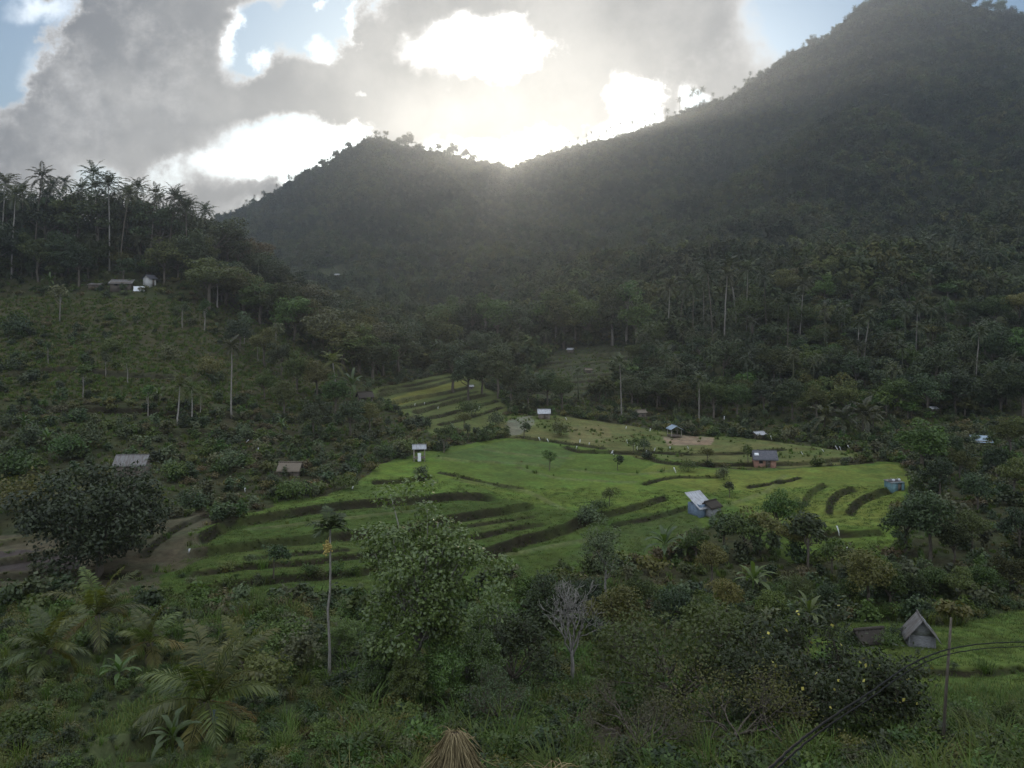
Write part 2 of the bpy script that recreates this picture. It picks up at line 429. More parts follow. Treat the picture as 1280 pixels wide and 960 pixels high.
# ---- what grows where: colours that belong to the ground itself
C = np.zeros(Z.shape + (3,))
C[:] = (0.040, 0.044, 0.022)
def paint(mask, col, k=1.0):
    w = (mask * k)[..., None]
    C[:] = C * (1 - w) + np.array(col) * w
nbig = fbm(XX / 26.0, DD / 26.0, 4); nmid = fbm(XX / 7.0 + 50, DD / 7.0, 4)
paint(np.clip(0.5 + 2.2 * nbig, 0, 1), (0.048, 0.044, 0.026), 0.6)
paint(np.clip(0.1 + 2.5 * nmid, 0, 1), (0.045, 0.062, 0.020), 0.7)
slope_left = inside([(-700, 380), (160, 372), (300, 380), (420, 470), (380, 515), (180, 500), (-700, 490)], UU, VV0)
paint(slope_left * np.clip(0.6 + 2 * nmid, 0, 1), (0.058, 0.056, 0.030))
pad = inside(PADDY, UU + 40 * nmid, VV0 + 16 * nmid).astype(float)
paint(np.clip((80 - DD) / 15, 0, 1), (0.036, 0.050, 0.020), 0.75)
paint(pad, (0.086, 0.132, 0.025))
paint(pad * np.clip(0.5 + 3.5 * fbm(XX / 14., DD / 20., 3), 0, 1), (0.064, 0.102, 0.030), 0.6)
band = np.clip(0.5 + 4 * fbm((XX + 0.5 * DD) / 16.0, (DD - 0.4 * XX) / 3.0, 3), 0, 1)
paint(pad * band, (0.086, 0.132, 0.026), 0.5)
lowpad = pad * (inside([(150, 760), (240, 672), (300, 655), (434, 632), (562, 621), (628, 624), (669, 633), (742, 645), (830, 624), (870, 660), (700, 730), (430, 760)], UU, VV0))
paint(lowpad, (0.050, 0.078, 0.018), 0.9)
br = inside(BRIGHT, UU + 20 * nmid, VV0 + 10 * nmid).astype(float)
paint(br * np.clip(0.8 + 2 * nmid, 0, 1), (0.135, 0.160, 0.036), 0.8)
for poly, col_, k_ in (
    ([(256, 690), (330, 650), (560, 625), (625, 626), (600, 642), (440, 668), (310, 682)], (0.048, 0.078, 0.018), 0.6),
    ([(240, 720), (300, 688), (440, 674), (600, 648), (668, 636), (650, 657), (520, 686), (350, 704)], (0.072, 0.098, 0.028), 0.6),
    ([(545, 590), (660, 612), (840, 600), (870, 640), (745, 640), (640, 624)], (0.102, 0.144, 0.028), 0.6),
    ([(545, 570), (640, 548), (720, 560), (700, 584), (600, 578)], (0.066, 0.104, 0.034), 0.7),
    ([(470, 600), (480, 580), (540, 572), (560, 590), (540, 598)], (0.094, 0.148, 0.026), 0.7),
    ([(700, 700), (760, 660), (850, 635), (880, 655), (840, 685), (760, 705)], (0.056, 0.082, 0.026), 0.7)):
    paint(inside(poly, UU, VV0).astype(float), col_, k_)
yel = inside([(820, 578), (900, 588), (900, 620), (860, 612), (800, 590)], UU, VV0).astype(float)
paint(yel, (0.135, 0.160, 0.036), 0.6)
dry = inside(DRYF, UU + 12 * nmid, VV0 + 5 * nmid).astype(float)
paint(dry, (0.110, 0.115, 0.045)); paint(dry * np.clip(0.4 + 3 * nmid, 0, 1), (0.085, 0.110, 0.035))
paint(inside([(828, 546), (855, 544), (893, 547), (890, 556), (835, 557)], UU, VV0).astype(float), (0.22, 0.17, 0.125), 0.9)
paint(inside([(636, 524), (665, 518), (668, 530), (648, 545), (628, 542)], UU, VV0).astype(float), (0.15, 0.155, 0.125), 0.8)
paint(inside([(708, 533), (760, 531), (768, 552), (715, 556)], UU, VV0).astype(float), (0.15, 0.14, 0.065), 0.7)
bt = (inside(BACKT, UU, VV0 + 3 * nmid)).astype(float)
paint(bt, (0.085, 0.105, 0.035))
paint(inside([(470, 507), (520, 487), (580, 474), (585, 482), (530, 497), (480, 512)], UU, VV0).astype(float), (0.16, 0.165, 0.04), 0.8)
ft = (inside(FART, UU, VV0) | inside(CENTT, UU, VV0)).astype(float)
paint(ft, (0.046, 0.052, 0.028))
bw = inside(BROWNT, UU + 30 * nmid, VV0 + 16 * nmid).astype(float)
paint(bw, (0.082, 0.074, 0.050), 0.9); paint(bw * np.clip(0.3 + 3 * nmid, 0, 1), (0.060, 0.062, 0.036), 0.7)
paint(inside([(-60, 692), (40, 690), (98, 694), (100, 712), (20, 716), (-60, 716)], UU, VV0 + 4 * nmid).astype(float), (0.052, 0.044, 0.046), 0.9)
rf = inside(RIGHTF, UU + 10 * nmid, VV0 + 8 * nmid).astype(float)
paint(rf, (0.076, 0.112, 0.026)); paint(rf * band, (0.090, 0.128, 0.032), 0.6)
md = inside(MOUND, UU + 16 * nmid, VV0 + 10 * nmid).astype(float); paint(md * np.clip(0.8 + 2 * nmid, 0.3, 1), (0.070, 0.100, 0.028))
paint(inside([(690, 935), (780, 900), (820, 925), (800, 965), (690, 965)], UU, VV0).astype(float), (0.075, 0.060, 0.050), 0.8)
paint(np.clip(bank_g, 0, 1), (0.110, 0.120, 0.060), 0.5)
bankn = np.clip(0.95 + 1.5 * nmid, 0.6, 1)
fields_only = np.clip(pad + dry + bt + ft + rf + bw + md, 0, 1)
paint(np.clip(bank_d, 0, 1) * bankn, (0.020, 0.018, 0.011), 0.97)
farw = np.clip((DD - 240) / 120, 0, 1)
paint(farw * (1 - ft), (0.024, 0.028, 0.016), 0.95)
open_ground = np.clip(pad + dry + bt + ft + rf + bw + md, 0, 1) * (1 - np.clip(bank_d * 0.6, 0, 1))

# ------------------------------------------------------------------ materials
def new_mat(name):
    m = bpy.data.materials.new(name); m.use_nodes = True
    n = m.node_tree; n.nodes.clear()
    out = node(n, 'ShaderNodeOutputMaterial')
    return m, n, out

m_ground, n, out = new_mat("ground")
att = node(n, 'ShaderNodeAttribute', attribute_name='soil')
geo = node(n, 'ShaderNodeNewGeometry')
na = node(n, 'ShaderNodeTexNoise', inp={'Scale': 1.6, 'Detail': 6.0, 'Roughness': 0.7}); n.links.new(geo.outputs['Position'], na.inputs['Vector'])
nb = node(n, 'ShaderNodeTexNoise', inp={'Scale': 0.35, 'Detail': 5.0, 'Roughness': 0.6}); n.links.new(geo.outputs['Position'], nb.inputs['Vector'])
k1 = smooth(n, na.outputs['Fac'], 0.25, 0.75, 0.68, 1.32)
k2 = smooth(n, nb.outputs['Fac'], 0.3, 0.7, 0.8, 1.2)
kk = mathn(n, 'MULTIPLY', k1, k2)
vs = vmath(n, 'SCALE', att.outputs['Color']); n.links.new(kk, vs.inputs['Scale'])
tint = mixc(n, smooth(n, nb.outputs['Color'], 0.4, 0.7), (1.08, 0.97, 0.9), (0.92, 1.04, 0.95))
cc = mixc(n, 1.0, vs.outputs[0], tint, 'MULTIPLY')
bs = node(n, 'ShaderNodeBsdfPrincipled', inp={'Roughness': 0.95, 'Specular IOR Level': 0.1})
bmp = node(n, 'ShaderNodeBump', inp={'Strength': 0.3, 'Distance': 0.25}); n.links.new(na.outputs['Fac'], bmp.inputs['Height'])
n.links.new(bmp.outputs[0], bs.inputs['Normal'])
n.links.new(cc, bs.inputs['Base Color']); n.links.new(bs.outputs[0], out.inputs['Surface'])

def mesh_np(name, verts, quads=None, tris=None, smooth_=False):
    me = bpy.data.meshes.new(name)
    verts = np.asarray(verts, np.float32).reshape(-1, 3)
    me.vertices.add(len(verts)); me.vertices.foreach_set('co', verts.ravel())
    loops = []; sizes = []
    if quads is not None and len(quads): loops.append(np.asarray(quads, np.int32).ravel()); sizes.append(np.full(len(quads), 4, np.int32))
    if tris is not None and len(tris): loops.append(np.asarray(tris, np.int32).ravel()); sizes.append(np.full(len(tris), 3, np.int32))
    lp = np.concatenate(loops); sz = np.concatenate(sizes)
    me.loops.add(len(lp)); me.loops.foreach_set('vertex_index', lp)
    me.polygons.add(len(sz))
    starts = np.concatenate([[0], np.cumsum(sz)[:-1]]).astype(np.int32)
    me.polygons.foreach_set('loop_start', starts)
    try: me.polygons.foreach_set('loop_total', sz)
    except Exception: pass
    if smooth_: me.polygons.foreach_set('use_smooth', np.ones(len(sz), bool))
    me.update(calc_edges=True)
    return me

def tag(o, label=None, cat=None, group=None, kind=None):
    for k, v in (('label', label), ('category', cat), ('group', group), ('kind', kind)):
        if v: o[k] = v
    return o
def link(name, me, mat=None, parent=None):
    o = bpy.data.objects.new(name, me); COL.objects.link(o)
    if mat is not None and me is not None and len(me.materials) == 0: me.materials.append(mat)
    if parent is not None: o.parent = parent
    return o

nr, nc = Z.shape
idx = np.arange(nr * nc).reshape(nr, nc)
q = np.stack([idx[:-1, :-1], idx[:-1, 1:], idx[1:, 1:], idx[1:, :-1]], -1).reshape(-1, 4)
me = mesh_np("ground", np.stack([XX, DD, Z], -1).reshape(-1, 3), q, smooth_=True)
ca = me.attributes.new('soil', 'FLOAT_COLOR', 'POINT')
ca.data.foreach_set('color', np.concatenate([C.reshape(-1, 3), np.ones((nr * nc, 1))], 1).astype(np.float32).ravel())
g = link("ground", me, m_ground); tag(g, kind='structure')
# the hillside behind the viewer
bx = np.linspace(-900, 900, 19); by = np.array([-600, -200, -40, -4, 1.9])
bv = np.array([(x, y, -5.2 + 0.12 * max(0, -y - 4)) for y in by for x in bx])
bq = [(j * 19 + i, j * 19 + i + 1, (j + 1) * 19 + i + 1, (j + 1) * 19 + i) for j in range(4) for i in range(18)]
me = mesh_np("hillside", bv, bq)
ca = me.attributes.new('soil', 'FLOAT_COLOR', 'POINT'); ca.data.foreach_set('color', np.tile([0.045, 0.05, 0.024, 1], len(bv)).astype(np.float32))
hb = link("hillside", me, m_ground); tag(hb, kind='structure')

# ------------------------------------------------------------------ the air of the valley
m_haze, n, out = new_mat("haze")
pv = node(n, 'ShaderNodeVolumePrincipled', inp={'Color': (0.72, 0.83, 0.98, 1), 'Density': 0.00040, 'Anisotropy': 0.74})
n.links.new(pv.outputs[0], out.inputs['Volume'])
zmin = float(Z.min()) - 2; zmax = float(Z.max()) + 40
hx, y0, y1 = 2600.0, -620.0, 1530.0
hv = [(x, y, z) for z in (zmin, zmax) for y in (y0, y1) for x in (-7200, 7200)]
me = mesh_np("haze", hv, [(0, 2, 3, 1), (4, 5, 7, 6), (0, 1, 5, 4), (2, 6, 7, 3), (0, 4, 6, 2), (1, 3, 7, 5)])
hz = link("haze", me, m_haze); tag(hz, kind='stuff')
hz['label'] = 'thin pale blue haze filling the valley'

# ------------------------------------------------------------------ plant materials
def leaf_mat(name, ca_, cb_, trans=0.3, rough=0.5, spec=0.35, stand=0.0):
    ca_ = (ca_[0] * 1.06, ca_[1] * 1.12, ca_[2] * 0.74); cb_ = (cb_[0] * 1.06, cb_[1] * 1.12, cb_[2] * 0.74)
    m, n, out = new_mat(name)
    g_ = node(n, 'ShaderNodeNewGeometry'); oi = node(n, 'ShaderNodeObjectInfo')
    col = mixc(n, g_.outputs['Random Per Island'], ca_, cb_)
    k = smooth(n, oi.outputs['Random'], 0, 1, 0.72, 1.3)
    v = vmath(n, 'SCALE', col); n.links.new(k, v.inputs['Scale'])
    wn = node(n, 'ShaderNodeTexWhiteNoise', noise_dimensions='1D'); n.links.new(oi.outputs['Random'], wn.inputs['W'])
    tint = mixc(n, wn.outputs['Value'], (1.18, 0.97, 0.95), (0.86, 1.05, 1.02))
    col = mixc(n, 1.0, v.outputs[0], tint, 'MULTIPLY')
    if stand:      # stands of different species, tens of metres across
        pn = node(n, 'ShaderNodeTexNoise', inp={'Scale': 0.018, 'Detail': 4.0, 'Roughness': 0.6}); n.links.new(g_.outputs['Position'], pn.inputs['Vector'])
        col = mixc(n, 1.0, col, mixc(n, smooth(n, pn.outputs['Fac'], 0.36, 0.64), (0.55, 0.62, 0.6), (1.55, 1.45, 1.25)), 'MULTIPLY')
    b = node(n, 'ShaderNodeBsdfPrincipled', inp={'Roughness': rough, 'Specular IOR Level': spec})
    n.links.new(col, b.inputs['Base Color'])
    t = node(n, 'ShaderNodeBsdfTranslucent'); n.links.new(mixc(n, 1.0, col, (1.2, 1.35, 0.6), 'MULTIPLY'), t.inputs['Color'])
    mx = node(n, 'ShaderNodeMixShader', inp={0: trans}); n.links.new(b.outputs[0], mx.inputs[1]); n.links.new(t.outputs[0], mx.inputs[2])
    n.links.new(mx.outputs[0], out.inputs['Surface'])
    return m
def rough_mat(name, ca_, cb_, scale=6.0, rough=0.9, stretch=(1, 1, 1), spec=0.15, metal=0.0, bump=0.4):
    m, n, out = new_mat(name)
    tcn = node(n, 'ShaderNodeTexCoord'); oi = node(n, 'ShaderNodeObjectInfo')
    mp = node(n, 'ShaderNodeMapping'); mp.inputs['Scale'].default_value = stretch
    n.links.new(tcn.outputs['Object'], mp.inputs['Vector'])
    nz = node(n, 'ShaderNodeTexNoise', inp={'Scale': scale, 'Detail': 6.0, 'Roughness': 0.65}); n.links.new(mp.outputs[0], nz.inputs['Vector'])
    col = mixc(n, smooth(n, nz.outputs['Fac'], 0.3, 0.7), ca_, cb_)
    v = vmath(n, 'SCALE', col); n.links.new(smooth(n, oi.outputs['Random'], 0, 1, 0.85, 1.15), v.inputs['Scale'])
    b = node(n, 'ShaderNodeBsdfPrincipled', inp={'Roughness': rough, 'Specular IOR Level': spec, 'Metallic': metal})
    n.links.new(v.outputs[0], b.inputs['Base Color'])
    bm_ = node(n, 'ShaderNodeBump', inp={'Strength': bump, 'Distance': 0.02}); n.links.new(nz.outputs['Fac'], bm_.inputs['Height']); n.links.new(bm_.outputs[0], b.inputs['Normal'])
    n.links.new(b.outputs[0], out.inputs['Surface'])
    return m
M = {}
M['leaf_mid'] = leaf_mat('leaf_mid', (0.040, 0.066, 0.020), (0.078, 0.112, 0.034))
M['leaf_dark'] = leaf_mat('leaf_dark', (0.020, 0.031, 0.017), (0.046, 0.062, 0.030), 0.2)
M['leaf_gloss'] = leaf_mat('leaf_gloss', (0.056, 0.090, 0.032), (0.120, 0.165, 0.062), 0.28, 0.33, 0.6)
M['leaf_olive'] = leaf_mat('leaf_olive', (0.070, 0.074, 0.028), (0.115, 0.112, 0.048))
M['leaf_grey'] = leaf_mat('leaf_grey', (0.058, 0.068, 0.046), (0.095, 0.105, 0.072), 0.2)
M['leaf_brown'] = leaf_mat('leaf_brown', (0.060, 0.048, 0.030), (0.100, 0.080, 0.046), 0.2)
M['leaf_far'] = leaf_mat('leaf_far', (0.030, 0.038, 0.022), (0.064, 0.070, 0.036), 0.2, 0.7, 0.2, 1.0)
M['leaf_black'] = leaf_mat('leaf_black', (0.013, 0.019, 0.012), (0.034, 0.044, 0.026), 0.15)
M['leaf_bright'] = leaf_mat('leaf_bright', (0.085, 0.130, 0.030), (0.125, 0.170, 0.050))
M['palm'] = leaf_mat('palm', (0.030, 0.036, 0.020), (0.064, 0.070, 0.038), 0.25, 0.42, 0.5)
M['palm_green'] = leaf_mat('palm_green', (0.056, 0.070, 0.024), (0.120, 0.126, 0.042), 0.3, 0.42, 0.5)
M['palm_dry'] = leaf_mat('palm_dry', (0.10, 0.072, 0.028), (0.17, 0.125, 0.052), 0.3)
M['bankweed'] = leaf_mat('bankweed', (0.022, 0.030, 0.013), (0.060, 0.068, 0.026), 0.2, 0.7, 0.15)
M['banana'] = leaf_mat('banana', (0.050, 0.078, 0.030), (0.085, 0.115, 0.050), 0.35, 0.38, 0.5)
M['rice'] = leaf_mat('rice', (0.080, 0.108, 0.046), (0.100, 0.126, 0.056), 0.3, 0.6, 0.2)
M['tallgrass'] = leaf_mat('tallgrass', (0.052, 0.080, 0.024), (0.100, 0.130, 0.046), 0.3, 0.6, 0.2)
M['drygrass'] = leaf_mat('drygrass', (0.090, 0.078, 0.044), (0.150, 0.130, 0.075), 0.2, 0.7, 0.2)
M['bark_pale'] = rough_mat('bark_pale', (0.15, 0.135, 0.12), (0.28, 0.26, 0.23), 4.0, stretch=(3, 3, 0.6))
M['bark'] = rough_mat('bark', (0.075, 0.062, 0.048), (0.15, 0.13, 0.105), 5.0, stretch=(3, 3, 0.6))
M['bark_grey'] = rough_mat('bark_grey', (0.20, 0.185, 0.165), (0.34, 0.32, 0.29), 6.0, stretch=(3, 3, 0.6))
M['fruit'] = rough_mat('fruit', (0.40, 0.31, 0.09), (0.52, 0.42, 0.15), 9.0, 0.6)
M['flower'] = rough_mat('flower', (0.50, 0.44, 0.09), (0.62, 0.56, 0.16), 9.0, 0.6)

# ------------------------------------------------------------------ plant shapes
class MB:
    def __init__(s): s.v = []; s.q = []; s.t = []; s.n = 0
    def add(s, verts, quads=None, tris=None):
        verts = np.asarray(verts, float).reshape(-1, 3)
        if quads is not None and len(quads): s.q.append(np.asarray(quads, int) + s.n)
        if tris is not None and len(tris): s.t.append(np.asarray(tris, int) + s.n)
        s.v.append(verts); s.n += len(verts); return s
    def mesh(s, name, mat=None, smooth_=False):
        me = mesh_np(name, np.concatenate(s.v), np.concatenate(s.q) if s.q else None, np.concatenate(s.t) if s.t else None, smooth_)
        if mat is not None: me.materials.append(mat)
        return me
    def tube(s, pts, rad, sides=6):
        pts = np.asarray(pts, float); rad = np.broadcast_to(np.asarray(rad, float), (len(pts),))
        tg = np.gradient(pts, axis=0); tg /= np.linalg.norm(tg, axis=1)[:, None] + 1e-9
        ref = np.array([0.31, 0.95, 0.05]) if abs(tg[0][2]) > 0.7 else np.array([0, 0, 1.0])
        a = np.cross(tg, ref); a /= np.linalg.norm(a, axis=1)[:, None] + 1e-9
        b = np.cross(tg, a)
        th = np.linspace(0, 2 * np.pi, sides, endpoint=False)
        ring = (a[:, None] * np.cos(th)[None, :, None] + b[:, None] * np.sin(th)[None, :, None]) * rad[:, None, None] + pts[:, None]
        v = ring.reshape(-1, 3); m = len(pts)
        i = np.arange((m - 1))[:, None] * sides; j = np.arange(sides)[None]; jn = (j + 1) % sides
        qd = np.stack([i + j, i + jn, i + sides + jn, i + sides + j], -1).reshape(-1, 4)
        v = np.concatenate([v, pts[-1:], pts[:1]]); top = m * sides
        tr = [((m - 1) * sides + k, (m - 1) * sides + (k + 1) % sides, top) for k in range(sides)] + [((k + 1) % sides, k, top + 1) for k in range(sides)]
        return s.add(v, qd, tr)
    def leaves(s, c, nrm, L, W, rng, droop=0.15, axis=None):
        n_ = len(c)
        if n_ == 0: return s
        nrm = nrm / (np.linalg.norm(nrm, axis=1)[:, None] + 1e-9)
        r = rng.normal(size=(n_, 3)) if axis is None else axis + rng.normal(size=(n_, 3)) * 0.2
        d = r - (r * nrm).sum(1)[:, None] * nrm
        d /= np.linalg.norm(d, axis=1)[:, None] + 1e-9
        sd_ = np.cross(nrm, d)
        k = rng.uniform(0.7, 1.3, (n_, 1)); L = L * k; W = W * k
        b = c - d * L * 0.5; tip = c + d * L * 0.5 - nrm * L * droop
        m = c - d * L * 0.05
        v = np.stack([b, m + sd_ * W * 0.5 - nrm * W * 0.15, tip, m - sd_ * W * 0.5 - nrm * W * 0.15], 1).reshape(-1, 3)
        return s.add(v, np.arange(n_ * 4).reshape(-1, 4))
    def box(s, c, size, rot=0.0):
        x, y, z = np.array(size) / 2
        v = np.array([(a, b, d) for d in (-z, z) for b in (-y, y) for a in (-x, x)])
        if rot:
            cr, sr = math.cos(rot), math.sin(rot)
            v = np.stack([v[:, 0] * cr - v[:, 1] * sr, v[:, 0] * sr + v[:, 1] * cr, v[:, 2]], 1)
        return s.add(v + np.array(c), [(0, 2, 3, 1), (4, 5, 7, 6), (0, 1, 5, 4), (2, 6, 7, 3), (0, 4, 6, 2), (1, 3, 7, 5)])

def sphere_dirs(n_, rng):
    d = rng.normal(size=(n_, 3)); return d / np.linalg.norm(d, axis=1)[:, None]
def wiggle(p0, p1, k, amp, rng, bow=0.0):
    t = np.linspace(0, 1, k)[:, None]
    p0 = np.asarray(p0, float); p1 = np.asarray(p1, float)
    p = p0 * (1 - t) + p1 * t
    w = np.cumsum(rng.normal(size=(k, 3)), 0) * amp; w -= t * w[-1]; w *= np.sin(np.pi * t) ** 0.5
    p = p + w; p[:, 2] += bow * np.sin(np.pi * t[:, 0])
    p[0] = p0; p[-1] = p1
    return p

def broadleaf(seed, H=9.0, rx=3.5, rz=3.2, nclump=26, nleaf=90, L=0.42, W=0.26, cr=1.0, low=-0.55, leafmat='leaf_mid', barkmat='bark', limbs=9, tr=0.2, lop=0.35, shift=(0, 0), fine=0.5):
    rng = np.random.RandomState(seed)
    cz = H - rz
    dirs = sphere_dirs(nclump * 3, rng); dirs = dirs[dirs[:, 2] > low][:nclump]
    lopn = 1 + lop * np.sin(dirs[:, 0] * 3.1 + seed) * np.cos(dirs[:, 1] * 2.7 + seed * 1.7) + rng.normal(size=len(dirs)) * 0.08
    rad = rng.uniform(0.12, 1, len(dirs)) ** 0.4 * lopn
    cen = dirs * rad[:, None] * np.array([rx - cr * 0.6, rx - cr * 0.6, rz - cr * 0.6]) + np.array([shift[0], shift[1], cz])
    crown = MB()
    for c in cen:
        n_ = int(nleaf * rng.uniform(0.6, 1.4)); d = sphere_dirs(n_, rng)
        r_ = cr * rng.uniform(0.7, 1.25)
        p = c + d * (r_ * rng.uniform(0.35, 1.08, (n_, 1)) ** fine) * np.array([1.15, 1.15, 0.8])
        nn = d * 0.6 + np.array([0, 0, 0.55]) + rng.normal(size=(n_, 3)) * 0.45
        crown.leaves(p, nn, L, W, rng)
    trunk = MB()
    fork = np.array([shift[0] * 0.3, shift[1] * 0.3, cz - rz * 0.35])
    trunk.tube(wiggle((0, 0, -0.6), fork, 7, 0.06 * H / 9, rng), np.linspace(tr * 1.25, tr * 0.75, 7), 8)
    pick = rng.permutation(len(cen))[:limbs]
    for i in pick:
        k0 = rng.uniform(0.6, 1.0)
        trunk.tube(wiggle(fork * k0, cen[i] + (0, 0, 0.1), 6, 0.10, rng, -0.1), np.linspace(tr * 0.5, tr * 0.12, 6), 5)
    return [('trunk', trunk.mesh('trunk', M[barkmat], True)), ('crown', crown.mesh('crown', M[leafmat]))], H

def frond(mb, base, az, el, L, nl, ll, lw, rng, droop=1.2, vee=0.5, ragged=0.15, stem_r=0.03, bare=0.18):
    k = 10
    pts = [np.array(base, float)]; e = el; ca_, sa_ = math.cos(az), math.sin(az)
    for i in range(k):
        pts.append(pts[-1] + L / k * np.array([ca_ * math.cos(e), sa_ * math.cos(e), math.sin(e)]))
        e -= droop / k * (0.4 + 1.2 * i / k)
    pts = np.array(pts)
    mb.tube(pts, np.linspace(stem_r, stem_r * 0.25, len(pts)), 4)
    t = np.repeat(np.linspace(bare, 1.0, nl), 2); side = np.tile([1, -1], nl)
    f = t * k; i = np.clip(f.astype(int), 0, k - 1); w = (f - i)[:, None]
    c = pts[i] * (1 - w) + pts[i + 1] * w
    tg = pts[i + 1] - pts[i]; tg /= np.linalg.norm(tg, axis=1)[:, None]
    sv = np.array([-sa_, ca_, 0.0])[None] * side[:, None]
    up = np.cross(np.repeat(np.array([[-sa_, ca_, 0.0]]), len(tg), 0), tg) * -1
    fwd = 0.35 + 0.55 * t[:, None]
    d = tg * fwd + sv * 0.85 + up * (vee * rng.uniform(0.4, 1.3, (len(t), 1))) + np.array([0, 0, -0.55]) * rng.uniform(0.3, 1.2, (len(t), 1))
    d /= np.linalg.norm(d, axis=1)[:, None]
    ln = ll * np.sin(np.pi * (0.16 + 0.80 * t)) ** 0.7 * rng.uniform(1 - ragged * 1.5, 1 + ragged, len(t))
    wd = tg * (lw * 0.5)
    tip = c + d * ln[:, None] + np.array([0, 0, -1]) * (ln * 0.22)[:, None]
    mid = c + d * (ln * 0.45)[:, None]
    v = np.stack([c, mid + wd, tip, mid - wd], 1).reshape(-1, 3)
    mb.add(v, np.arange(len(t) * 4).reshape(-1, 4))
def palm(seed, H=14.0, nf=24, L=3.7, nl=18, ll=0.95, lw=0.24, lean=0.6, leafmat='palm', barkmat='bark_pale', tr=0.17, elo=-0.7, nuts=True):
    rng = np.random.RandomState(seed)
    trunk = MB(); k = 9; t = np.linspace(0, 1, k)
    la = rng.uniform(0, 6.28)
    px = np.stack([np.cos(la) * lean * t ** 1.7, np.sin(la) * lean * t ** 1.7, -0.5 + (H - L * 0.35 + 0.5) * t], 1)
    px[:, :2] += rng.normal(size=(k, 2)) * 0.04
    trunk.tube(px, tr * (1 - 0.4 * t) + 0.12 * np.exp(-t * 14), 7)
    crown = MB()
    for i in range(nf):
        q_ = i / (nf - 1)
        el = 1.35 - (1.35 - elo) * q_ ** 1.15 + rng.uniform(-0.15, 0.15)
        frond(crown, px[-1] + (0, 0, 0.05), i * 2.4 + rng.uniform(-0.3, 0.3), el, L * rng.uniform(0.85, 1.1), nl, ll, lw, rng, droop=rng.uniform(1.0, 1.7), stem_r=0.05)
    return [('trunk', trunk.mesh('trunk', M[barkmat], True)), ('crown', crown.mesh('crown', M[leafmat]))], H
def banana(seed, H=3.2, nlv=13, leafmat='banana'):
    rng = np.random.RandomState(seed)
    st_ = MB(); st_.tube(wiggle((0, 0, -0.3), (0.05, 0, H * 0.5), 5, 0.02, rng), np.linspace(0.13, 0.07, 5), 7)
    cr = MB()
    for i in range(nlv):
        az = i * 2.39 + rng.uniform(-0.3, 0.3); e = 1.4 - 0.10 * i + rng.uniform(-0.1, 0.1); L = H * rng.uniform(0.5, 0.68)
        k = 9; p = np.array([0.05, 0, H * 0.48]); ca_, sa_ = math.cos(az), math.sin(az); sv = np.array([-sa_, ca_, 0])
        rows = []
        for j in range(k + 1):
            w = 0.23 * math.sin(math.pi * min(1, max(0.02, (j / k - 0.12) / 0.9))) ** 0.6 if j / k > 0.12 else 0.03
            un = np.array([-ca_ * math.sin(e), -sa_ * math.sin(e), math.cos(e)])
            rg = rng.uniform(0.55, 1.1)
            rows += [p + sv * w * rg + un * w * 0.30, p, p - sv * w * rg + un * w * 0.30]
            p = p + L / k * np.array([ca_ * math.cos(e), sa_ * math.cos(e), math.sin(e)]); e -= (0.10 + 0.05 * i / nlv) * (0.5 + 1.6 * j / k)
        qd = [(3 * j + a, 3 * j + a + 1, 3 * j + a + 4, 3 * j + a + 3) for j in range(k) for a in (0, 1)]
        cr.add(rows, qd)
    return [('stem', st_.mesh('stem', M['tallgrass'], True)), ('leaves', cr.mesh('leaves', M[leafmat]))], H
def bush_mesh(seed, H=1.4, R_=0.9, n_=260, L=0.22, W=0.13, mat='leaf_mid', lumps=7):
    rng = np.random.RandomState(seed); mb = MB()
    for c in range(lumps):
        a = rng.uniform(0, 6.28); r = R_ * rng.uniform(0, 0.8); h = H * rng.uniform(0.3, 0.8) * (1 - 0.4 * r / R_)
        m_ = n_ // lumps; d = sphere_dirs(m_, rng); d[:, 2] = np.abs(d[:, 2]) * rng.choice([1, 1, 1, -0.6], m_)
        p = np.array([r * math.cos(a), r * math.sin(a), h]) + d * np.array([0.5 * R_, 0.5 * R_, 0.38 * H]) * rng.uniform(0.4, 1.1, (m_, 1))
        mb.leaves(p, d * 0.6 + (0, 0, 0.6) + rng.normal(size=(m_, 3)) * 0.45, L, W, rng)
    for k in range(4):
        mb.tube([(0, 0, -0.2), (rng.normal() * 0.2 * R_, rng.normal() * 0.2 * R_, H * 0.6)], [0.03, 0.01], 3)
    return mb.mesh('bush', M[mat])
def tuft_mesh(seed, H=0.9, R_=0.35, n_=26, W=0.04, mat='tallgrass', bend=0.5):
    rng = np.random.RandomState(seed); mb = MB()
    for i in range(n_):
        a = rng.uniform(0, 6.28); r = R_ * rng.uniform(0, 1); h = H * rng.uniform(0.5, 1.1)
        b = np.array([r * math.cos(a), r * math.sin(a), -0.05]); az = a + rng.normal() * 0.7; o = bend * h * rng.uniform(0.3, 1.2)
        dv = np.array([math.cos(az), math.sin(az), 0]); sv = np.array([-math.sin(az), math.cos(az), 0]) * W / 2
        m1 = b + dv * o * 0.3 + (0, 0, h * 0.6); m2 = b + dv * o + (0, 0, h * (1 - 0.3 * bend))
        mb.add([b - sv, b + sv, m1 + sv * 0.9, m1 - sv * 0.9, m2], [(0, 1, 2, 3)], [(3, 2, 4)])
    return mb.mesh('tuft', M[mat])
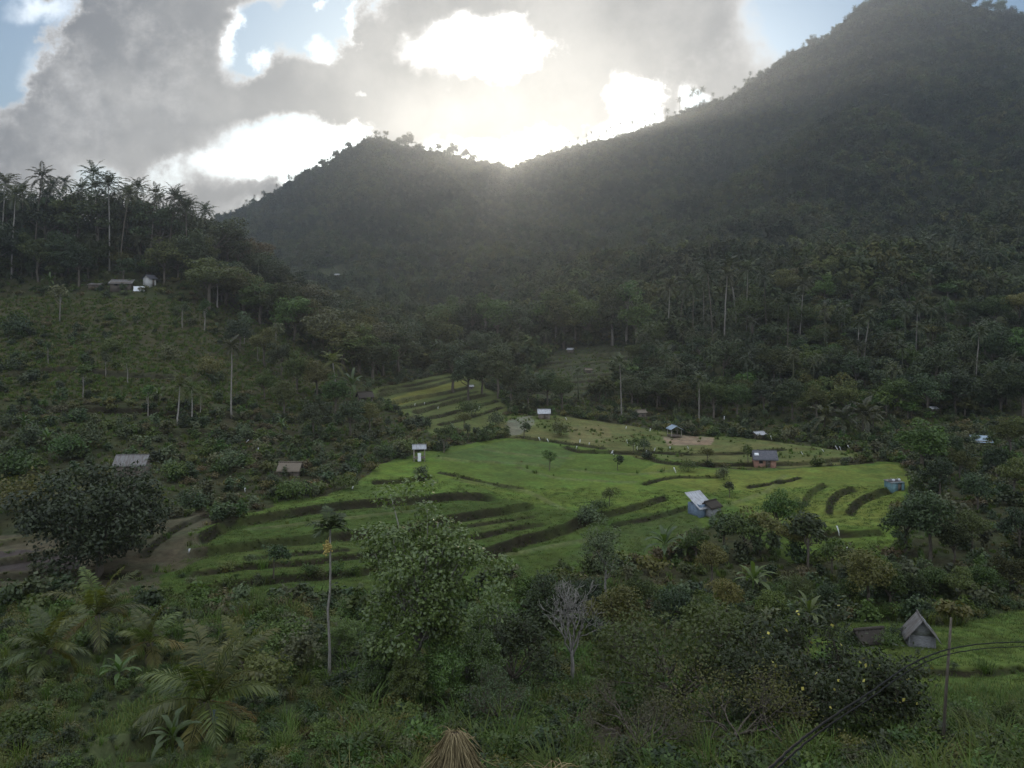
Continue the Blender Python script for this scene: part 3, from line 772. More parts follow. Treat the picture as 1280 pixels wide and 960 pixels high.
def far_tree_mesh(seed, H=8.0, R_=3.6, lumps=9, n_=230, L=1.25, W=0.85, mat='leaf_far', trunk=True):
    rng = np.random.RandomState(seed); mb = MB()
    for c in range(lumps):
        a = rng.uniform(0, 6.28); r = R_ * rng.uniform(0, 0.75); h = H * rng.uniform(0.42, 0.84) * (1 - 0.25 * r / R_)
        m_ = n_ // lumps; d = sphere_dirs(m_, rng)
        p = np.array([r * math.cos(a), r * math.sin(a), h]) + d * np.array([0.42 * R_, 0.42 * R_, 0.17 * H]) * rng.uniform(0.5, 1.05, (m_, 1))
        mb.leaves(p, d * 0.7 + (0, 0, 0.5) + rng.normal(size=(m_, 3)) * 0.4, L, W, rng)
    if trunk: mb.tube([(0, 0, -1), (0.2, 0, H * 0.7)], [0.2, 0.1], 4)
    return mb.mesh('far_tree', M[mat])
def far_palm_mesh(seed, H=11.0, mat='palm'):
    rng = np.random.RandomState(seed); mb = MB()
    for i in range(15):
        frond(mb, (0, 0, H - 1.5), i * 2.4, 1.3 - 1.9 * i / 14, 3.0, 6, 0.8, 0.34, rng, droop=1.4, stem_r=0.07)
    mb.tube([(0, 0, -1), (0, 0, H - 1.5)], [0.17, 0.11], 4)
    return mb.mesh('far_palm', M[mat])

# ------------------------------------------------------------------ scattered growth nobody could count
def scatter(name, pts, scl, protos, label, mat_rot=None, seed=0, tilt=0.12):
    rng = np.random.RandomState(seed); n_ = len(pts)
    lib = bpy.data.collections.new(name + "_kinds")
    for i, pm in enumerate(protos):
        o = bpy.data.objects.new("%s_kind" % name, pm); lib.objects.link(o)
    me = bpy.data.meshes.new(name); me.vertices.add(n_); me.vertices.foreach_set('co', np.asarray(pts, np.float32).ravel())
    a = me.attributes.new('turn', 'FLOAT_VECTOR', 'POINT')
    a.data.foreach_set('vector', np.stack([rng.normal(size=n_) * tilt, rng.normal(size=n_) * tilt, rng.uniform(0, 6.28, n_)], 1).astype(np.float32).ravel())
    a = me.attributes.new('size', 'FLOAT_VECTOR', 'POINT')
    s3 = np.stack([scl * rng.uniform(0.8, 1.25, n_), scl * rng.uniform(0.8, 1.25, n_), scl * rng.uniform(0.85, 1.2, n_)], 1)
    a.data.foreach_set('vector', s3.astype(np.float32).ravel())
    a = me.attributes.new('which', 'INT', 'POINT'); a.data.foreach_set('value', rng.randint(0, len(protos), n_).astype(np.int32))
    o = bpy.data.objects.new(name, me); COL.objects.link(o); tag(o, label, kind='stuff')
    ng = bpy.data.node_groups.new(name, 'GeometryNodeTree')
    ng.interface.new_socket('Geometry', in_out='INPUT', socket_type='NodeSocketGeometry')
    ng.interface.new_socket('Geometry', in_out='OUTPUT', socket_type='NodeSocketGeometry')
    gi = ng.nodes.new('NodeGroupInput'); go = ng.nodes.new('NodeGroupOutput')
    iop = ng.nodes.new('GeometryNodeInstanceOnPoints'); ci = ng.nodes.new('GeometryNodeCollectionInfo')
    ci.inputs['Collection'].default_value = lib; ci.inputs['Separate Children'].default_value = True; ci.inputs['Reset Children'].default_value = True
    def named(nm, dt):
        x = ng.nodes.new('GeometryNodeInputNamedAttribute'); x.data_type = dt; x.inputs['Name'].default_value = nm; return x
    tn = named('turn', 'FLOAT_VECTOR'); sn = named('size', 'FLOAT_VECTOR'); wn = named('which', 'INT')
    er = ng.nodes.new('FunctionNodeEulerToRotation')
    L_ = ng.links.new
    L_(gi.outputs[0], iop.inputs['Points']); L_(ci.outputs[0], iop.inputs['Instance']); iop.inputs['Pick Instance'].default_value = True
    L_(wn.outputs[0], iop.inputs['Instance Index']); L_(tn.outputs[0], er.inputs[0]); L_(er.outputs[0], iop.inputs['Rotation'])
    L_(sn.outputs[0], iop.inputs['Scale']); L_(iop.outputs[0], go.inputs[0])
    md_ = o.modifiers.new('scatter', 'NODES'); md_.node_group = ng
    return o
STEEP = np.clip(np.sqrt(1 + (np.gradient(Z, axis=0) / np.gradient(DD, axis=0)) ** 2 + (np.gradient(Z, axis=1) / np.gradient(XX, axis=1)) ** 2), 1, 3.5)
CELL = np.zeros_like(Z)
CELL[:-1, :-1] = (np.diff(ucols)[None, :] / F * DD[:-1, :1]) * np.diff(drows)[:, None]
def sample(weight, seed, umin=-150, umax=1430):
    """points on the ground, weight = plants per square metre"""
    rng = np.random.RandomState(seed)
    w = weight * CELL * ((UU > umin) & (UU < umax)); w[-1] = 0; w[:, -1] = 0
    n_ = rng.poisson(w.sum()); f = w.ravel() / w.sum()
    i = rng.choice(len(f), n_, p=f); r, c = np.divmod(i, nc)
    d = drows[r] + rng.uniform(0, 1, n_) * (drows[np.minimum(r + 1, nr - 1)] - drows[r]); u = ucols[c] + rng.uniform(0, 1, n_) * (ucols[np.minimum(c + 1, nc - 1)] - ucols[c])
    x = (u - 640) / F * d
    return np.stack([x, d, ground_z(x, d)], 1), r, c

# ------------------------------------------------------------------ forest, woods, scrub, grass
closed = 1 - np.clip(open_ground, 0, 1)
patch = np.clip(0.5 + 2.4 * fbm(XX / 45.0 + 9, DD / 45.0, 3), 0.05, 1)
fk = [far_tree_mesh(i, H=h_, R_=r_) for i, (h_, r_) in enumerate([(8, 3.6), (9, 4.2), (7, 3.4), (10, 4.0), (6, 3.2), (8, 4.6)])]
fk2 = [far_palm_mesh(40), far_palm_mesh(41, 12.5)]
front = (DD < SKD * 1.015)
w = 0.050 * STEEP * (DD > 245) * front * (1 - ft) * np.where(UU < 270, (DD < 262) * 1.0, 1.0)
P_, r_, c_ = sample(w, 1)
scatter("forest", P_ - (0, 0, 0.6), np.random.RandomState(2).uniform(0.6, 1.2, len(P_)) * np.where(P_[:, 1] > SKD[r_, c_] * 0.965, 0.27, 1), fk + [fk2[0]], "dark green forest covering the far mountain sides", seed=3, tilt=0.06)
# woods on the lower slopes, this side of the mountain
wk = [broadleaf(60 + i, H=h_, rx=r_, rz=z_, nclump=16, nleaf=50, L=0.62, W=0.42, cr=1.15, leafmat=m_)for i, (h_, r_, z_, m_) in
      enumerate([(8, 3.2, 3.0, 'leaf_dark'), (7, 3.4, 2.6, 'leaf_far'), (9, 3.0, 3.6, 'leaf_dark'), (6.5, 2.8, 2.6, 'leaf_mid'), (7.5, 3.4, 2.8, 'leaf_far')])]
def joined(parts):
    a = MB(); mats = []
    me = bpy.data.meshes.new('grown')
    import bmesh
    bm = bmesh.new()
    for k_, (nm, pm) in enumerate(parts[0]):
        n0 = len(bm.faces); bm.from_mesh(pm); bm.faces.ensure_lookup_table()
        for f in bm.faces[n0:]: f.material_index = k_
        me.materials.append(pm.materials[0])
    bm.to_mesh(me); bm.free(); return me
wkm = [joined(x) for x in wk]
wood = np.zeros_like(Z)
wood += inside([(560, 330), (800, 330), (1000, 300), (1340, 300), (1340, 490), (1250, 520), (1100, 525), (960, 515), (850, 515), (780, 505), (720, 505), (800, 460), (800, 430), (640, 440), (540, 470), (470, 440)], UU, VV0)
wood += inside([(-150, 280), (250, 292), (330, 335), (430, 400), (490, 450), (470, 480), (400, 440), (330, 400), (260, 372), (180, 356), (120, 350), (-150, 372)], UU, VV0)
wood = np.clip(wood, 0, 1) * closed * (DD > 140) * (DD < 262)
P_, r_, c_ = sample(0.075 * wood * np.clip(patch + 0.45, 0, 1), 5)
scatter("woods", P_ - (0, 0, 0.3), np.random.RandomState(6).uniform(0.5, 1.0, len(P_)), wkm + [fk2[1]], "mixed dark woods on the lower slopes of both hills", seed=7, tilt=0.06)
# scrub, thicker along the edges of the fields
def blur(a, k):
    for ax in (0, 1):
        for _ in range(k):
            a = (np.roll(a, 1, ax) + a + np.roll(a, -1, ax)) / 3
    return a
og = (fields_only > 0.5).astype(float)
EDGE = np.clip(blur(og, 14), 0, 1) * (1 - og)
EDGE = np.clip(EDGE * 4, 0, 1)
bk = [bush_mesh(80, 1.5, 1.0, 300, 0.30, 0.19, 'leaf_mid'), bush_mesh(81, 1.2, 1.1, 280, 0.28, 0.16, 'leaf_dark'), bush_mesh(82, 1.8, 0.9, 300, 0.32, 0.2, 'leaf_grey'),
      bush_mesh(83, 1.0, 1.0, 260, 0.26, 0.14, 'leaf_brown'), bush_mesh(84, 1.3, 1.2, 300, 0.3, 0.18, 'leaf_olive'), bush_mesh(85, 1.5, 1.0, 300, 0.30, 0.19, 'leaf_dark')]
scrub = closed * (DD > 55) * (DD < 262) * np.where(slope_left, np.clip(patch * 1.6 - 0.95, 0, 1) * 0.8, np.clip(0.15 + patch, 0, 1))
ring = np.clip(fbm(XX / 5.0 + 3, DD / 5.0, 2) * 3 + 0.4, 0, 1)
scrub = (scrub * 0.22 + ring * 0.8 * EDGE * (1 - rf)) * (1 - fields_only) * (DD > 50)
P_, r_, c_ = sample(scrub, 8)
scatter("shrubbery", P_, np.random.RandomState(9).uniform(0.5, 1.45, len(P_)), bk, "low mixed scrub over the valley slopes", seed=10)
# weeds on the hill pastures and banks
tk = [tuft_mesh(90, 0.8, 0.5, 30, 0.07, 'tallgrass', 0.7), tuft_mesh(91, 0.6, 0.5, 26, 0.07, 'drygrass', 0.8), tuft_mesh(92, 1.0, 0.4, 26, 0.08, 'tallgrass', 0.5), tuft_mesh(93, 0.7, 0.7, 34, 0.06, 'tallgrass', 0.9)]
pw = closed * (DD > 60) * (DD < 235) * np.where(slope_left, 2.4, 0.7) * np.clip(0.4 + patch, 0, 1) * (1 - bank_d) + 0.5 * dry * np.clip(0.2 + 3 * nmid, 0, 1) + 0.3 * ft + 0.25 * bw * np.clip(0.3 + 2.5 * nmid, 0, 1) + 0.3 * np.clip(bank_d + 0.5 * bank_g, 0, 1) * (DD < 190) * bankn
P_, r_, c_ = sample(pw, 12)
scatter("grass", P_, np.random.RandomState(13).uniform(0.35, 0.95, len(P_)) * np.where(bank_d[r_, c_] > 0.2, 0.38, 1.0), tk, "rough tufted grass and weeds on the banks and pastures", seed=14)
# weeds hanging over the terrace risers
vk = [tuft_mesh(97, 0.5, 0.3, 26, 0.06, 'bankweed', 0.9), bush_mesh(98, 0.4, 0.35, 80, 0.15, 0.09, 'bankweed', 4), tuft_mesh(99, 0.45, 0.3, 22, 0.05, 'tallgrass', 0.9)]
vw = np.clip(bank_d, 0, 1) * (DD < 200) * (DD > 28)
P_, r_, c_ = sample(4.0 * vw * np.clip(0.9 + 1.5 * nmid, 0.4, 1.2), 30)
scatter("weeds", P_, np.random.RandomState(31).uniform(0.28, 0.6, len(P_)), vk, "dark weeds hanging over the terrace banks", seed=32)
# standing rice
rk = [tuft_mesh(95 + i, 0.19, 0.6, 46, 0.025, 'rice', 0.6) for i in range(3)]
ricew = np.clip(pad + rf + md, 0, 1) * (1 - np.clip(bank_d * 1.6, 0, 1)) * (1 - np.clip(bank_g * 1.2, 0, 1)) 
P_, r_, c_ = sample(np.where(DD < 68, 4.0, 1.6) * ricew * (DD < 115), 15)
scatter("rice", P_, np.random.RandomState(16).uniform(0.8, 1.15, len(P_)) * np.where(P_[:, 1] < 45, 1.7, 1.0), rk, "young green rice standing in the terraced paddies", seed=17)
# undergrowth below the viewer
uk = [bush_mesh(100, 1.1, 0.7, 420, 0.15, 0.085, 'leaf_mid', 9), bush_mesh(101, 0.9, 0.8, 420, 0.14, 0.07, 'leaf_olive', 9), bush_mesh(102, 1.3, 0.7, 420, 0.16, 0.09, 'leaf_dark', 9),
      bush_mesh(103, 0.8, 0.7, 360, 0.13, 0.06, 'leaf_grey', 8), tuft_mesh(104, 1.3, 0.45, 46, 0.035, 'tallgrass', 0.8), tuft_mesh(105, 1.0, 0.5, 40, 0.03, 'drygrass', 0.8), tuft_mesh(106, 1.6, 0.5, 50, 0.04, 'tallgrass', 0.7)]
bare_soil = inside([(690, 935), (780, 900), (820, 925), (800, 965), (690, 965)], UU, VV0)
uw = closed * (DD > 9) * (DD < 75) * np.clip(0.3 + patch, 0, 1) * np.where(bare_soil, 0.1, 1.0) * np.where(inside([(90, 985), (100, 900), (165, 862), (285, 862), (285, 990)], UU, VV0), 1.3, 1.0)
P_, r_, c_ = sample(2.1 * uw * np.where(DD < 42, 1.7, 1.0), 18)
scatter("undergrowth", P_, np.random.RandomState(19).uniform(0.4, 1.15, len(P_)) * np.where((UU[r_, c_] < 420) & (DD[r_, c_] < 48), 0.6, 1.0) * np.where(inside([(80, 990), (95, 900), (165, 862), (300, 862), (300, 990)], UU, VV0)[r_, c_], 0.5, 1.0), uk, "tangled undergrowth of leafy weeds and tall grass below the viewpoint", seed=20)

# ------------------------------------------------------------------ single plants, each an object of its own
def thing(name, label, cat, loc, rotz=0.0, scale=1.0, group=None):
    o = bpy.data.objects.new(name, None); COL.objects.link(o)
    o.empty_display_size = 0.5
    o.location = loc; o.rotation_euler = (0, 0, rotz)
    o.scale = (scale,) * 3 if isinstance(scale, (int, float)) else scale
    return tag(o, label, cat, group)
prng = random.Random(4)
def grow(kind, name, label, cat, u, v=None, d=None, top=None, scale=None, group=None, rot=None, wide=1.0, sink=0.05):
    """one plant rooted at a ground point; the crown height follows from the row its top reaches"""
    parts, H = kind[0], kind[1]
    loc = at_px(u, v) if d is None else at_depth(u, d)
    loc = loc - Vector((0, 0, sink))
    if scale is None: scale = max(0.2, ((HV - top) / F * loc.y - loc.z) / H)
    if wide != 1.0: scale = (scale * wide, scale * wide, scale)
    t = thing(name, label, cat, loc, prng.uniform(0, 6.28) if rot is None else rot, scale, group)
    for nm, pm in parts: link(nm, pm, parent=t)
    return t
ORD = ['leftmost', 'second from the left', 'third from the left', 'fourth from the left', 'fifth from the left', 'sixth from the left', 'seventh from the left',
       'eighth from the left', 'ninth from the left', 'tenth from the left', 'eleventh from the left', 'twelfth from the left', 'thirteenth from the left', 'fourteenth from the left']
def row(kinds, name, phrase, cat, spots, group, **kw):
    """a row of plants; spots = (u, base v or ('d', depth), top v[, kind index])"""
    for i, s in enumerate(sorted(spots, key=lambda s: s[0])):
        k = kinds[s[3] if len(s) > 3 else i % len(kinds)]
        w = ORD[i] if i < len(spots) - 1 else 'rightmost'
        dd_ = s[1][1] if isinstance(s[1], tuple) else None
        grow(k, name, "%s, %s" % (phrase, w), cat, s[0], None if dd_ else s[1], dd_, s[2], group=group, **kw)

palms = [palm(200 + i, H=h, lean=l, L=[5.0, 4.6, 5.2, 4.5, 4.9][i], nf=[24, 20, 26, 22, 18][i], tr=0.18, elo=[-0.7, -0.9, -0.6, -1.0, -0.4][i], leafmat=['palm', 'palm', 'leaf_dark', 'palm', 'leaf_dark'][i], barkmat=['bark_grey', 'bark', 'bark', 'bark_pale', 'bark'][i]) for i, (h, l) in enumerate([(22, 1.0), (24, 2.4), (20, 0.4), (23, -1.6), (21, 1.8)])]
tallpalms = [palm(210 + i, H=h, L=2.6, nf=16, nl=14, ll=0.7, lean=l, tr=0.16) for i, (h, l) in enumerate([(14, 0.6), (13, 1.3)])]
smallpalms = [palm(220 + i, H=5.5, L=2.4, nf=12, nl=16, ll=0.6, lw=0.10, lean=0.4, tr=0.11, barkmat='bark_grey', leafmat='palm_green') for i in range(2)]
round_dark = [broadleaf(230 + i, H=9, rx=3.6, rz=3.4, nclump=34, nleaf=120, L=0.36, W=0.23, leafmat=m_, lop=0.4) for i, m_ in enumerate(['leaf_dark', 'leaf_dark', 'leaf_far'])]
round_mid = [broadleaf(240 + i, H=8, rx=3.2, rz=3.0, nclump=32, nleaf=120, L=0.33, W=0.21, leafmat=m_, lop=0.4) for i, m_ in enumerate(['leaf_mid', 'leaf_far', 'leaf_mid'])]
olive = [broadleaf(250 + i, H=8, rx=3.6, rz=2.6, nclump=32, nleaf=120, L=0.33, W=0.19, leafmat=m_, lop=0.4) for i, m_ in enumerate(['leaf_olive', 'leaf_brown', 'leaf_olive'])]
pale_trunk = [broadleaf(260 + i, H=10, rx=2.3, rz=2.3, nclump=16, nleaf=70, L=0.40, W=0.24, leafmat=m_, barkmat='bark_pale', lop=0.5, tr=0.17) for i, m_ in enumerate(['leaf_mid', 'leaf_far'])]
small_tree = [broadleaf(270 + i, H=3.4, rx=1.25, rz=1.25, nclump=14, nleaf=60, L=0.24, W=0.14, cr=0.5, leafmat=m_, tr=0.07, limbs=6) for i, m_ in enumerate(['leaf_dark', 'leaf_mid', 'leaf_olive'])]
sapling = [broadleaf(280 + i, H=4.6, rx=1.0, rz=1.1, nclump=9, nleaf=46, L=0.30, W=0.16, cr=0.5, leafmat=m_, barkmat='bark_pale', tr=0.06, limbs=6) for i, m_ in enumerate(['leaf_mid', 'leaf_grey'])]
bananas = [banana(290 + i) for i in range(2)]
bigshrub = [([('foliage', bush_mesh(300 + i, 2.4, 1.7, 900, 0.24, 0.14, m_, 14))], 2.3) for i, m_ in enumerate(['leaf_mid', 'leaf_dark', 'leaf_olive', 'leaf_grey'])]

# --- the crest of the left hill
row(palms, 'coconut_palm', 'tall coconut palm on the crest of the left hill', 'palm',
    [(2, ('d', 222), 220), (43, 334, 212), (68, ('d', 238), 226), (86, ('d', 240), 224), (109, ('d', 232), 210), (137, 338, 222), (150, 342, 236), (171, ('d', 236), 228),
     (188, 330, 236), (211, 333, 238), (227, ('d', 230), 244), (241, ('d', 240), 251), (257, ('d', 244), 258)], 'palms on the left hill crest', sink=0.3)
row(palms, 'coconut_palm', 'shorter coconut palm below the tops of the crest palms', 'palm',
    [(14, 348, 236), (28, ('d', 225), 230), (56, ('d', 222), 238), (96, ('d', 224), 230), (124, ('d', 222), 228), (160, ('d', 226), 236), (198, ('d', 228), 244), (234, ('d', 226), 252)],
    'shorter palms of the left hill', sink=0.3)
row(round_dark, 'broadleaf_tree', 'dark tree standing between the trunks of the crest palms', 'tree',
    [(8, ('d', 230), 234), (28, ('d', 236), 244), (58, ('d', 226), 238), (78, ('d', 230), 238), (98, ('d', 228), 234), (122, ('d', 224), 236), (160, ('d', 226), 242), (176, ('d', 230), 244), (200, ('d', 226), 250), (222, ('d', 232), 255), (244, ('d', 240), 264), (-20, ('d', 230), 232), (262, ('d', 243), 270)],
    'dark trees between the crest palms', sink=0.3, wide=1.1)
row(round_dark, 'broadleaf_tree', 'dark tree in the wood around the hilltop house', 'tree',
    [(-10, 356, 270), (22, ('d', 216), 285), (48, 352, 292), (78, ('d', 214), 288), (98, 358, 304), (122, ('d', 216), 296), (160, ('d', 224), 290), (176, ('d', 226), 284),
     (205, ('d', 214), 296), (222, 352, 306), (238, ('d', 222), 286), (252, 350, 298)], 'dark trees around the hilltop house', sink=0.3)
row(round_dark + olive[1:2], 'broadleaf_tree', 'bushy tree on the falling right shoulder of the left hill', 'tree',
    [(268, ('d', 240), 268), (284, ('d', 246), 282), (298, ('d', 246), 292), (316, ('d', 250), 296), (330, ('d', 244), 312), (345, ('d', 240), 326), (362, ('d', 240), 338),
     (384, ('d', 236), 352), (404, ('d', 232), 364), (424, ('d', 230), 376), (445, ('d', 228), 384), (464, ('d', 222), 400)], 'trees on the shoulder of the left hill', sink=0.3, wide=1.3)
row(olive + round_mid, 'broadleaf_tree', 'brownish green tree below the shoulder of the left hill', 'tree',
    [(262, 388, 325), (282, 380, 330), (305, 392, 338), (326, 405, 348), (345, 412, 352), (368, 425, 366), (392, 430, 376), (412, 448, 384), (430, 462, 398), (448, 470, 408), (466, 478, 420), (478, 470, 425)],
    'trees below the shoulder of the left hill', sink=0.2, wide=1.3)
row(round_dark[:1] + olive[:1] + round_mid[:1], 'broadleaf_tree', 'low bushy tree on the foot of the left hill', 'tree',
    [(300, 440, 396), (330, 458, 412), (352, 470, 425), (372, 492, 440), (396, 502, 452), (420, 518, 468), (392, 548, 500), (438, 545, 498), (355, 520, 478), (462, 540, 505), (330, 500, 462)],
    'bushy trees on the foot of the left hill', sink=0.15)
# --- the open pasture of the left hill
row(sapling, 'slender_tree', 'slender pale-stemmed sapling on the open left pasture', 'tree',
    [(75, 402, 352), (104, 500, 452), (132, 470, 440), (185, 520, 478), (228, 410, 374), (256, 415, 372), (305, 430, 386), (60, 455, 425), (345, 440, 400), (322, 452, 416)], 'saplings on the left pasture')
row(smallpalms, 'small_palm', 'small thin palm on the left pasture', 'palm',
    [(222, 530, 474), (240, 528, 480), (250, 526, 488), (272, 384, 338), (160, 478, 450), (420, 500, 445)], 'small palms on the left pasture')
row(tallpalms[:1], 'coconut_palm', 'lone thin palm with a long white trunk on the left slope', 'palm', [(289, 520, 428)], None)
row(bananas, 'banana_plant', 'banana plant on the left hill slope', 'banana plant',
    [(62, 362, 340), (198, 505, 482), (326, 448, 425), (352, 540, 520), (440, 500, 462), (30, 540, 515), (60, 560, 535)], 'banana plants on the left slope')
row(bigshrub, 'large_shrub', 'large shrub on the left pasture', 'shrub',
    [(20, 420, 392), (40, 560, 530), (80, 575, 540), (110, 560, 530), (140, 440, 420), (210, 450, 430), (262, 470, 444), (30, 640, 590), (10, 600, 560), (215, 600, 575), (290, 590, 562), (240, 640, 612), (370, 625, 596)],
    'shrubs on the left pasture')
# --- middle of the valley
row(round_dark, 'broadleaf_tree', 'dark tree in the grove at the head of the valley', 'tree',
    [(498, 470, 398), (520, 462, 402), (545, 466, 388), (566, 490, 420), (585, 500, 440), (602, 492, 436), (622, 498, 430), (640, 508, 452), (660, 512, 466), (684, 508, 462), (702, 512, 468), (612, 470, 410)],
    'dark trees at the head of the valley', sink=0.2)
row(round_mid + round_dark[:1], 'broadleaf_tree', 'tree behind the far terraces at the mountain foot', 'tree',
    [(560, 432, 372), (590, 430, 368), (622, 432, 370), (650, 435, 372), (680, 432, 368), (705, 436, 372), (735, 432, 370), (765, 432, 368), (795, 436, 372), (815, 448, 398), (800, 460, 425)],
    'trees behind the far terraces', sink=0.2)
row(pale_trunk, 'pale_trunk_tree', 'tree with a tall pale trunk at the mountain foot', 'tree',
    [(695, 432, 358), (718, 428, 362), (766, 432, 352), (784, 430, 350), (796, 425, 356), (606, 432, 366)], 'pale-trunked trees at the mountain foot', sink=0.2)
# --- lower right slopes
row(palms + tallpalms, 'coconut_palm', 'coconut palm with a pale trunk along the right wood edge', 'palm',
    [(835, 438, 352), (848, 438, 346), (866, 440, 350), (891, 440, 334), (905, 436, 338), (921, 420, 326), (933, 425, 330), (958, 430, 340), (984, 458, 372), (880, 425, 345), (1000, 430, 350)],
    'pale-trunked palms of the right wood', sink=0.2)
row(tallpalms, 'coconut_palm', 'lone palm with a long pale trunk before the right wood', 'palm',
    [(777, 522, 448), (1072, 458, 398), (1080, 460, 392), (1220, 486, 410), (874, 530, 470), (1145, 450, 380)], 'lone palms before the right wood', sink=0.2)
row(olive + round_mid, 'broadleaf_tree', 'rounded tree on the green knoll above the right wood', 'tree',
    [(985, ('d', 262), 338), (1005, ('d', 266), 328), (1024, ('d', 268), 322), (1044, ('d', 268), 318), (1066, ('d', 268), 318), (1088, ('d', 266), 320), (1110, ('d', 264), 326), (1130, ('d', 262), 336), (1150, ('d', 258), 346), (1030, ('d', 248), 345), (1070, ('d', 246), 348), (1100, ('d', 246), 352)],
    'trees on the green knoll', sink=0.3)
row(round_mid + olive[2:], 'broadleaf_tree', 'tree high in the right wood under the knoll', 'tree',
    [(940, ('d', 238), 362), (965, ('d', 238), 368), (1000, ('d', 232), 375), (1025, ('d', 232), 378), (1052, ('d', 230), 380), (1085, ('d', 230), 382), (1118, ('d', 228), 384), (1150, ('d', 228), 380), (1182, ('d', 230), 372), (1212, ('d', 228), 370), (1245, ('d', 226), 365), (1275, ('d', 226), 362)],
    'trees high in the right wood', sink=0.2)
row(round_dark + round_mid[:1], 'broadleaf_tree', 'dark tree in the middle of the right wood', 'tree',
    [(905, 478, 420), (940, ('d', 202), 428), (968, 488, 430), (1010, ('d', 200), 432), (1040, ('d', 198), 430), (1070, 492, 440), (1105, ('d', 198), 425), (1135, ('d', 196), 432), (1170, 498, 430), (1200, ('d', 194), 420), (1240, ('d', 194), 410), (1278, ('d', 194), 412)],
    'trees in the middle of the right wood', sink=0.2)
row(round_dark + round_mid[1:], 'broadleaf_tree', 'low dark tree on the front edge of the right wood', 'tree',
    [(790, ('d', 188), 466), (822, 512, 466), (850, 520, 474), (892, 522, 468), (922, 522, 476), (955, 520, 470), (990, 524, 472), (1020, 528, 480), (1058, 524, 474), (1122, 520, 468), (1160, 522, 462), (1195, 520, 458), (1250, 515, 455), (1278, 520, 462)],
    'trees on the front edge of the right wood', sink=0.2)
row([palm(226, H=4.2, L=3.0, nf=14, nl=18, ll=0.7, lean=0.2, tr=0.16, barkmat='bark')], 'stemless_palm', 'dark bushy palm at the edge of the right wood', 'palm', [(1030, 545, 512), (1052, 548, 516), (1078, 546, 508), (1092, 540, 512)], 'bushy palms by the right wood')
grow(round_mid[0], 'broadleaf_tree', 'broad rounded green tree alone beside the upper right paddies', 'tree', 1152, 592, None, 526, wide=1.35, group=None)
row(round_dark + olive[:1], 'broadleaf_tree', 'tree in the scrub right of the bright paddies', 'tree',
    [(1175, 620, 568), (1200, 600, 560), (1222, 640, 590), (1245, 600, 556), (1268, 625, 575), (1190, 580, 540), (1262, 570, 520), (1215, 690, 640), (1275, 690, 630)], 'trees right of the bright paddies', sink=0.15)
row(round_dark, 'broadleaf_tree', 'big near-black tree standing right of the bright paddies', 'tree', [(1132, ('d', 84), 626), (1162, ('d', 82), 612), (1192, ('d', 80), 650)], 'big dark trees right of the paddies', sink=0.2)
row(olive[:1] + round_mid, 'broadleaf_tree', 'tree behind the grey patched hut at lower right', 'tree',
    [(1085, 768, 690), (1112, 765, 705), (1140, 758, 712), (1168, 752, 705), (1200, 760, 712), (1230, 750, 700), (1262, 745, 690)], 'trees behind the grey patched hut', sink=0.15)
# --- bushes and little trees dotted over the paddies
row(small_tree, 'small_tree', 'small bushy tree standing among the paddy fields', 'tree',
    [(342, 722, 677), (555, 566, 530), (580, 537, 512), (655, 548, 525), (687, 588, 562), (762, 632, 607), (772, 588, 566), (792, 566, 546), (884, 580, 556), (912, 622, 600), (935, 578, 556), (985, 545, 530)], 'small trees among the paddies')
row(bigshrub, 'large_shrub', 'dense shrub on a paddy bank', 'shrub',
    [(430, 612, 590), (480, 575, 556), (505, 568, 545), (528, 600, 582), (590, 520, 498), (620, 532, 515), (700, 545, 525), (735, 655, 630), (752, 640, 622), (805, 562, 548), (860, 590, 574), (905, 600, 584), (1000, 640, 622)], 'shrubs on the paddy banks')
row(round_mid[:1] + olive[:1] + small_tree, 'broadleaf_tree', 'tree in the thicket below the bright paddies', 'tree',
    [(905, 690, 636), (930, 700, 640), (950, 690, 628), (972, 672, 612), (992, 700, 650), (1010, 712, 634), (1040, 720, 672), (1065, 730, 676), (1090, 735, 680), (870, 705, 660), (890, 730, 680)], 'trees below the bright paddies', sink=0.1)

# --- the near trees
def hero_tree(seed, spread, L, W, **k):
    return broadleaf(seed, L=L, W=W, **k)
ct = broadleaf(310, H=10.5, rx=4.0, rz=4.1, nclump=78, nleaf=230, L=0.20, W=0.125, cr=0.78, low=-0.95, leafmat='leaf_gloss', barkmat='bark_grey', limbs=30, lop=0.42, shift=(0.3, 0), tr=0.16)
assert ct
grow(ct, 'broadleaf_tree', 'tall leafy tree with glossy pale-tipped leaves before the paddies', 'tree', 522, 888, None, 624, rot=0.6)
dk = broadleaf(311, H=9.6, rx=6.0, rz=4.7, nclump=130, nleaf=95, L=0.36, W=0.20, cr=1.1, low=-0.9, leafmat='leaf_black', barkmat='bark', limbs=18, lop=0.3, tr=0.3)
grow(dk, 'broadleaf_tree', 'big dark round-crowned tree in front of the left brown terraces', 'tree', 124, 716, None, 574, rot=0.3)
ft_ = broadleaf(312, H=6.5, rx=1.9, rz=2.6, nclump=34, nleaf=90, L=0.20, W=0.10, cr=0.6, low=-0.8, leafmat='leaf_grey', barkmat='bark_grey', tr=0.1)
grow(ft_, 'feathery_tree', 'pale grey-green feathery tree below the lowest paddy bank', 'tree', 757, 752, None, 650)
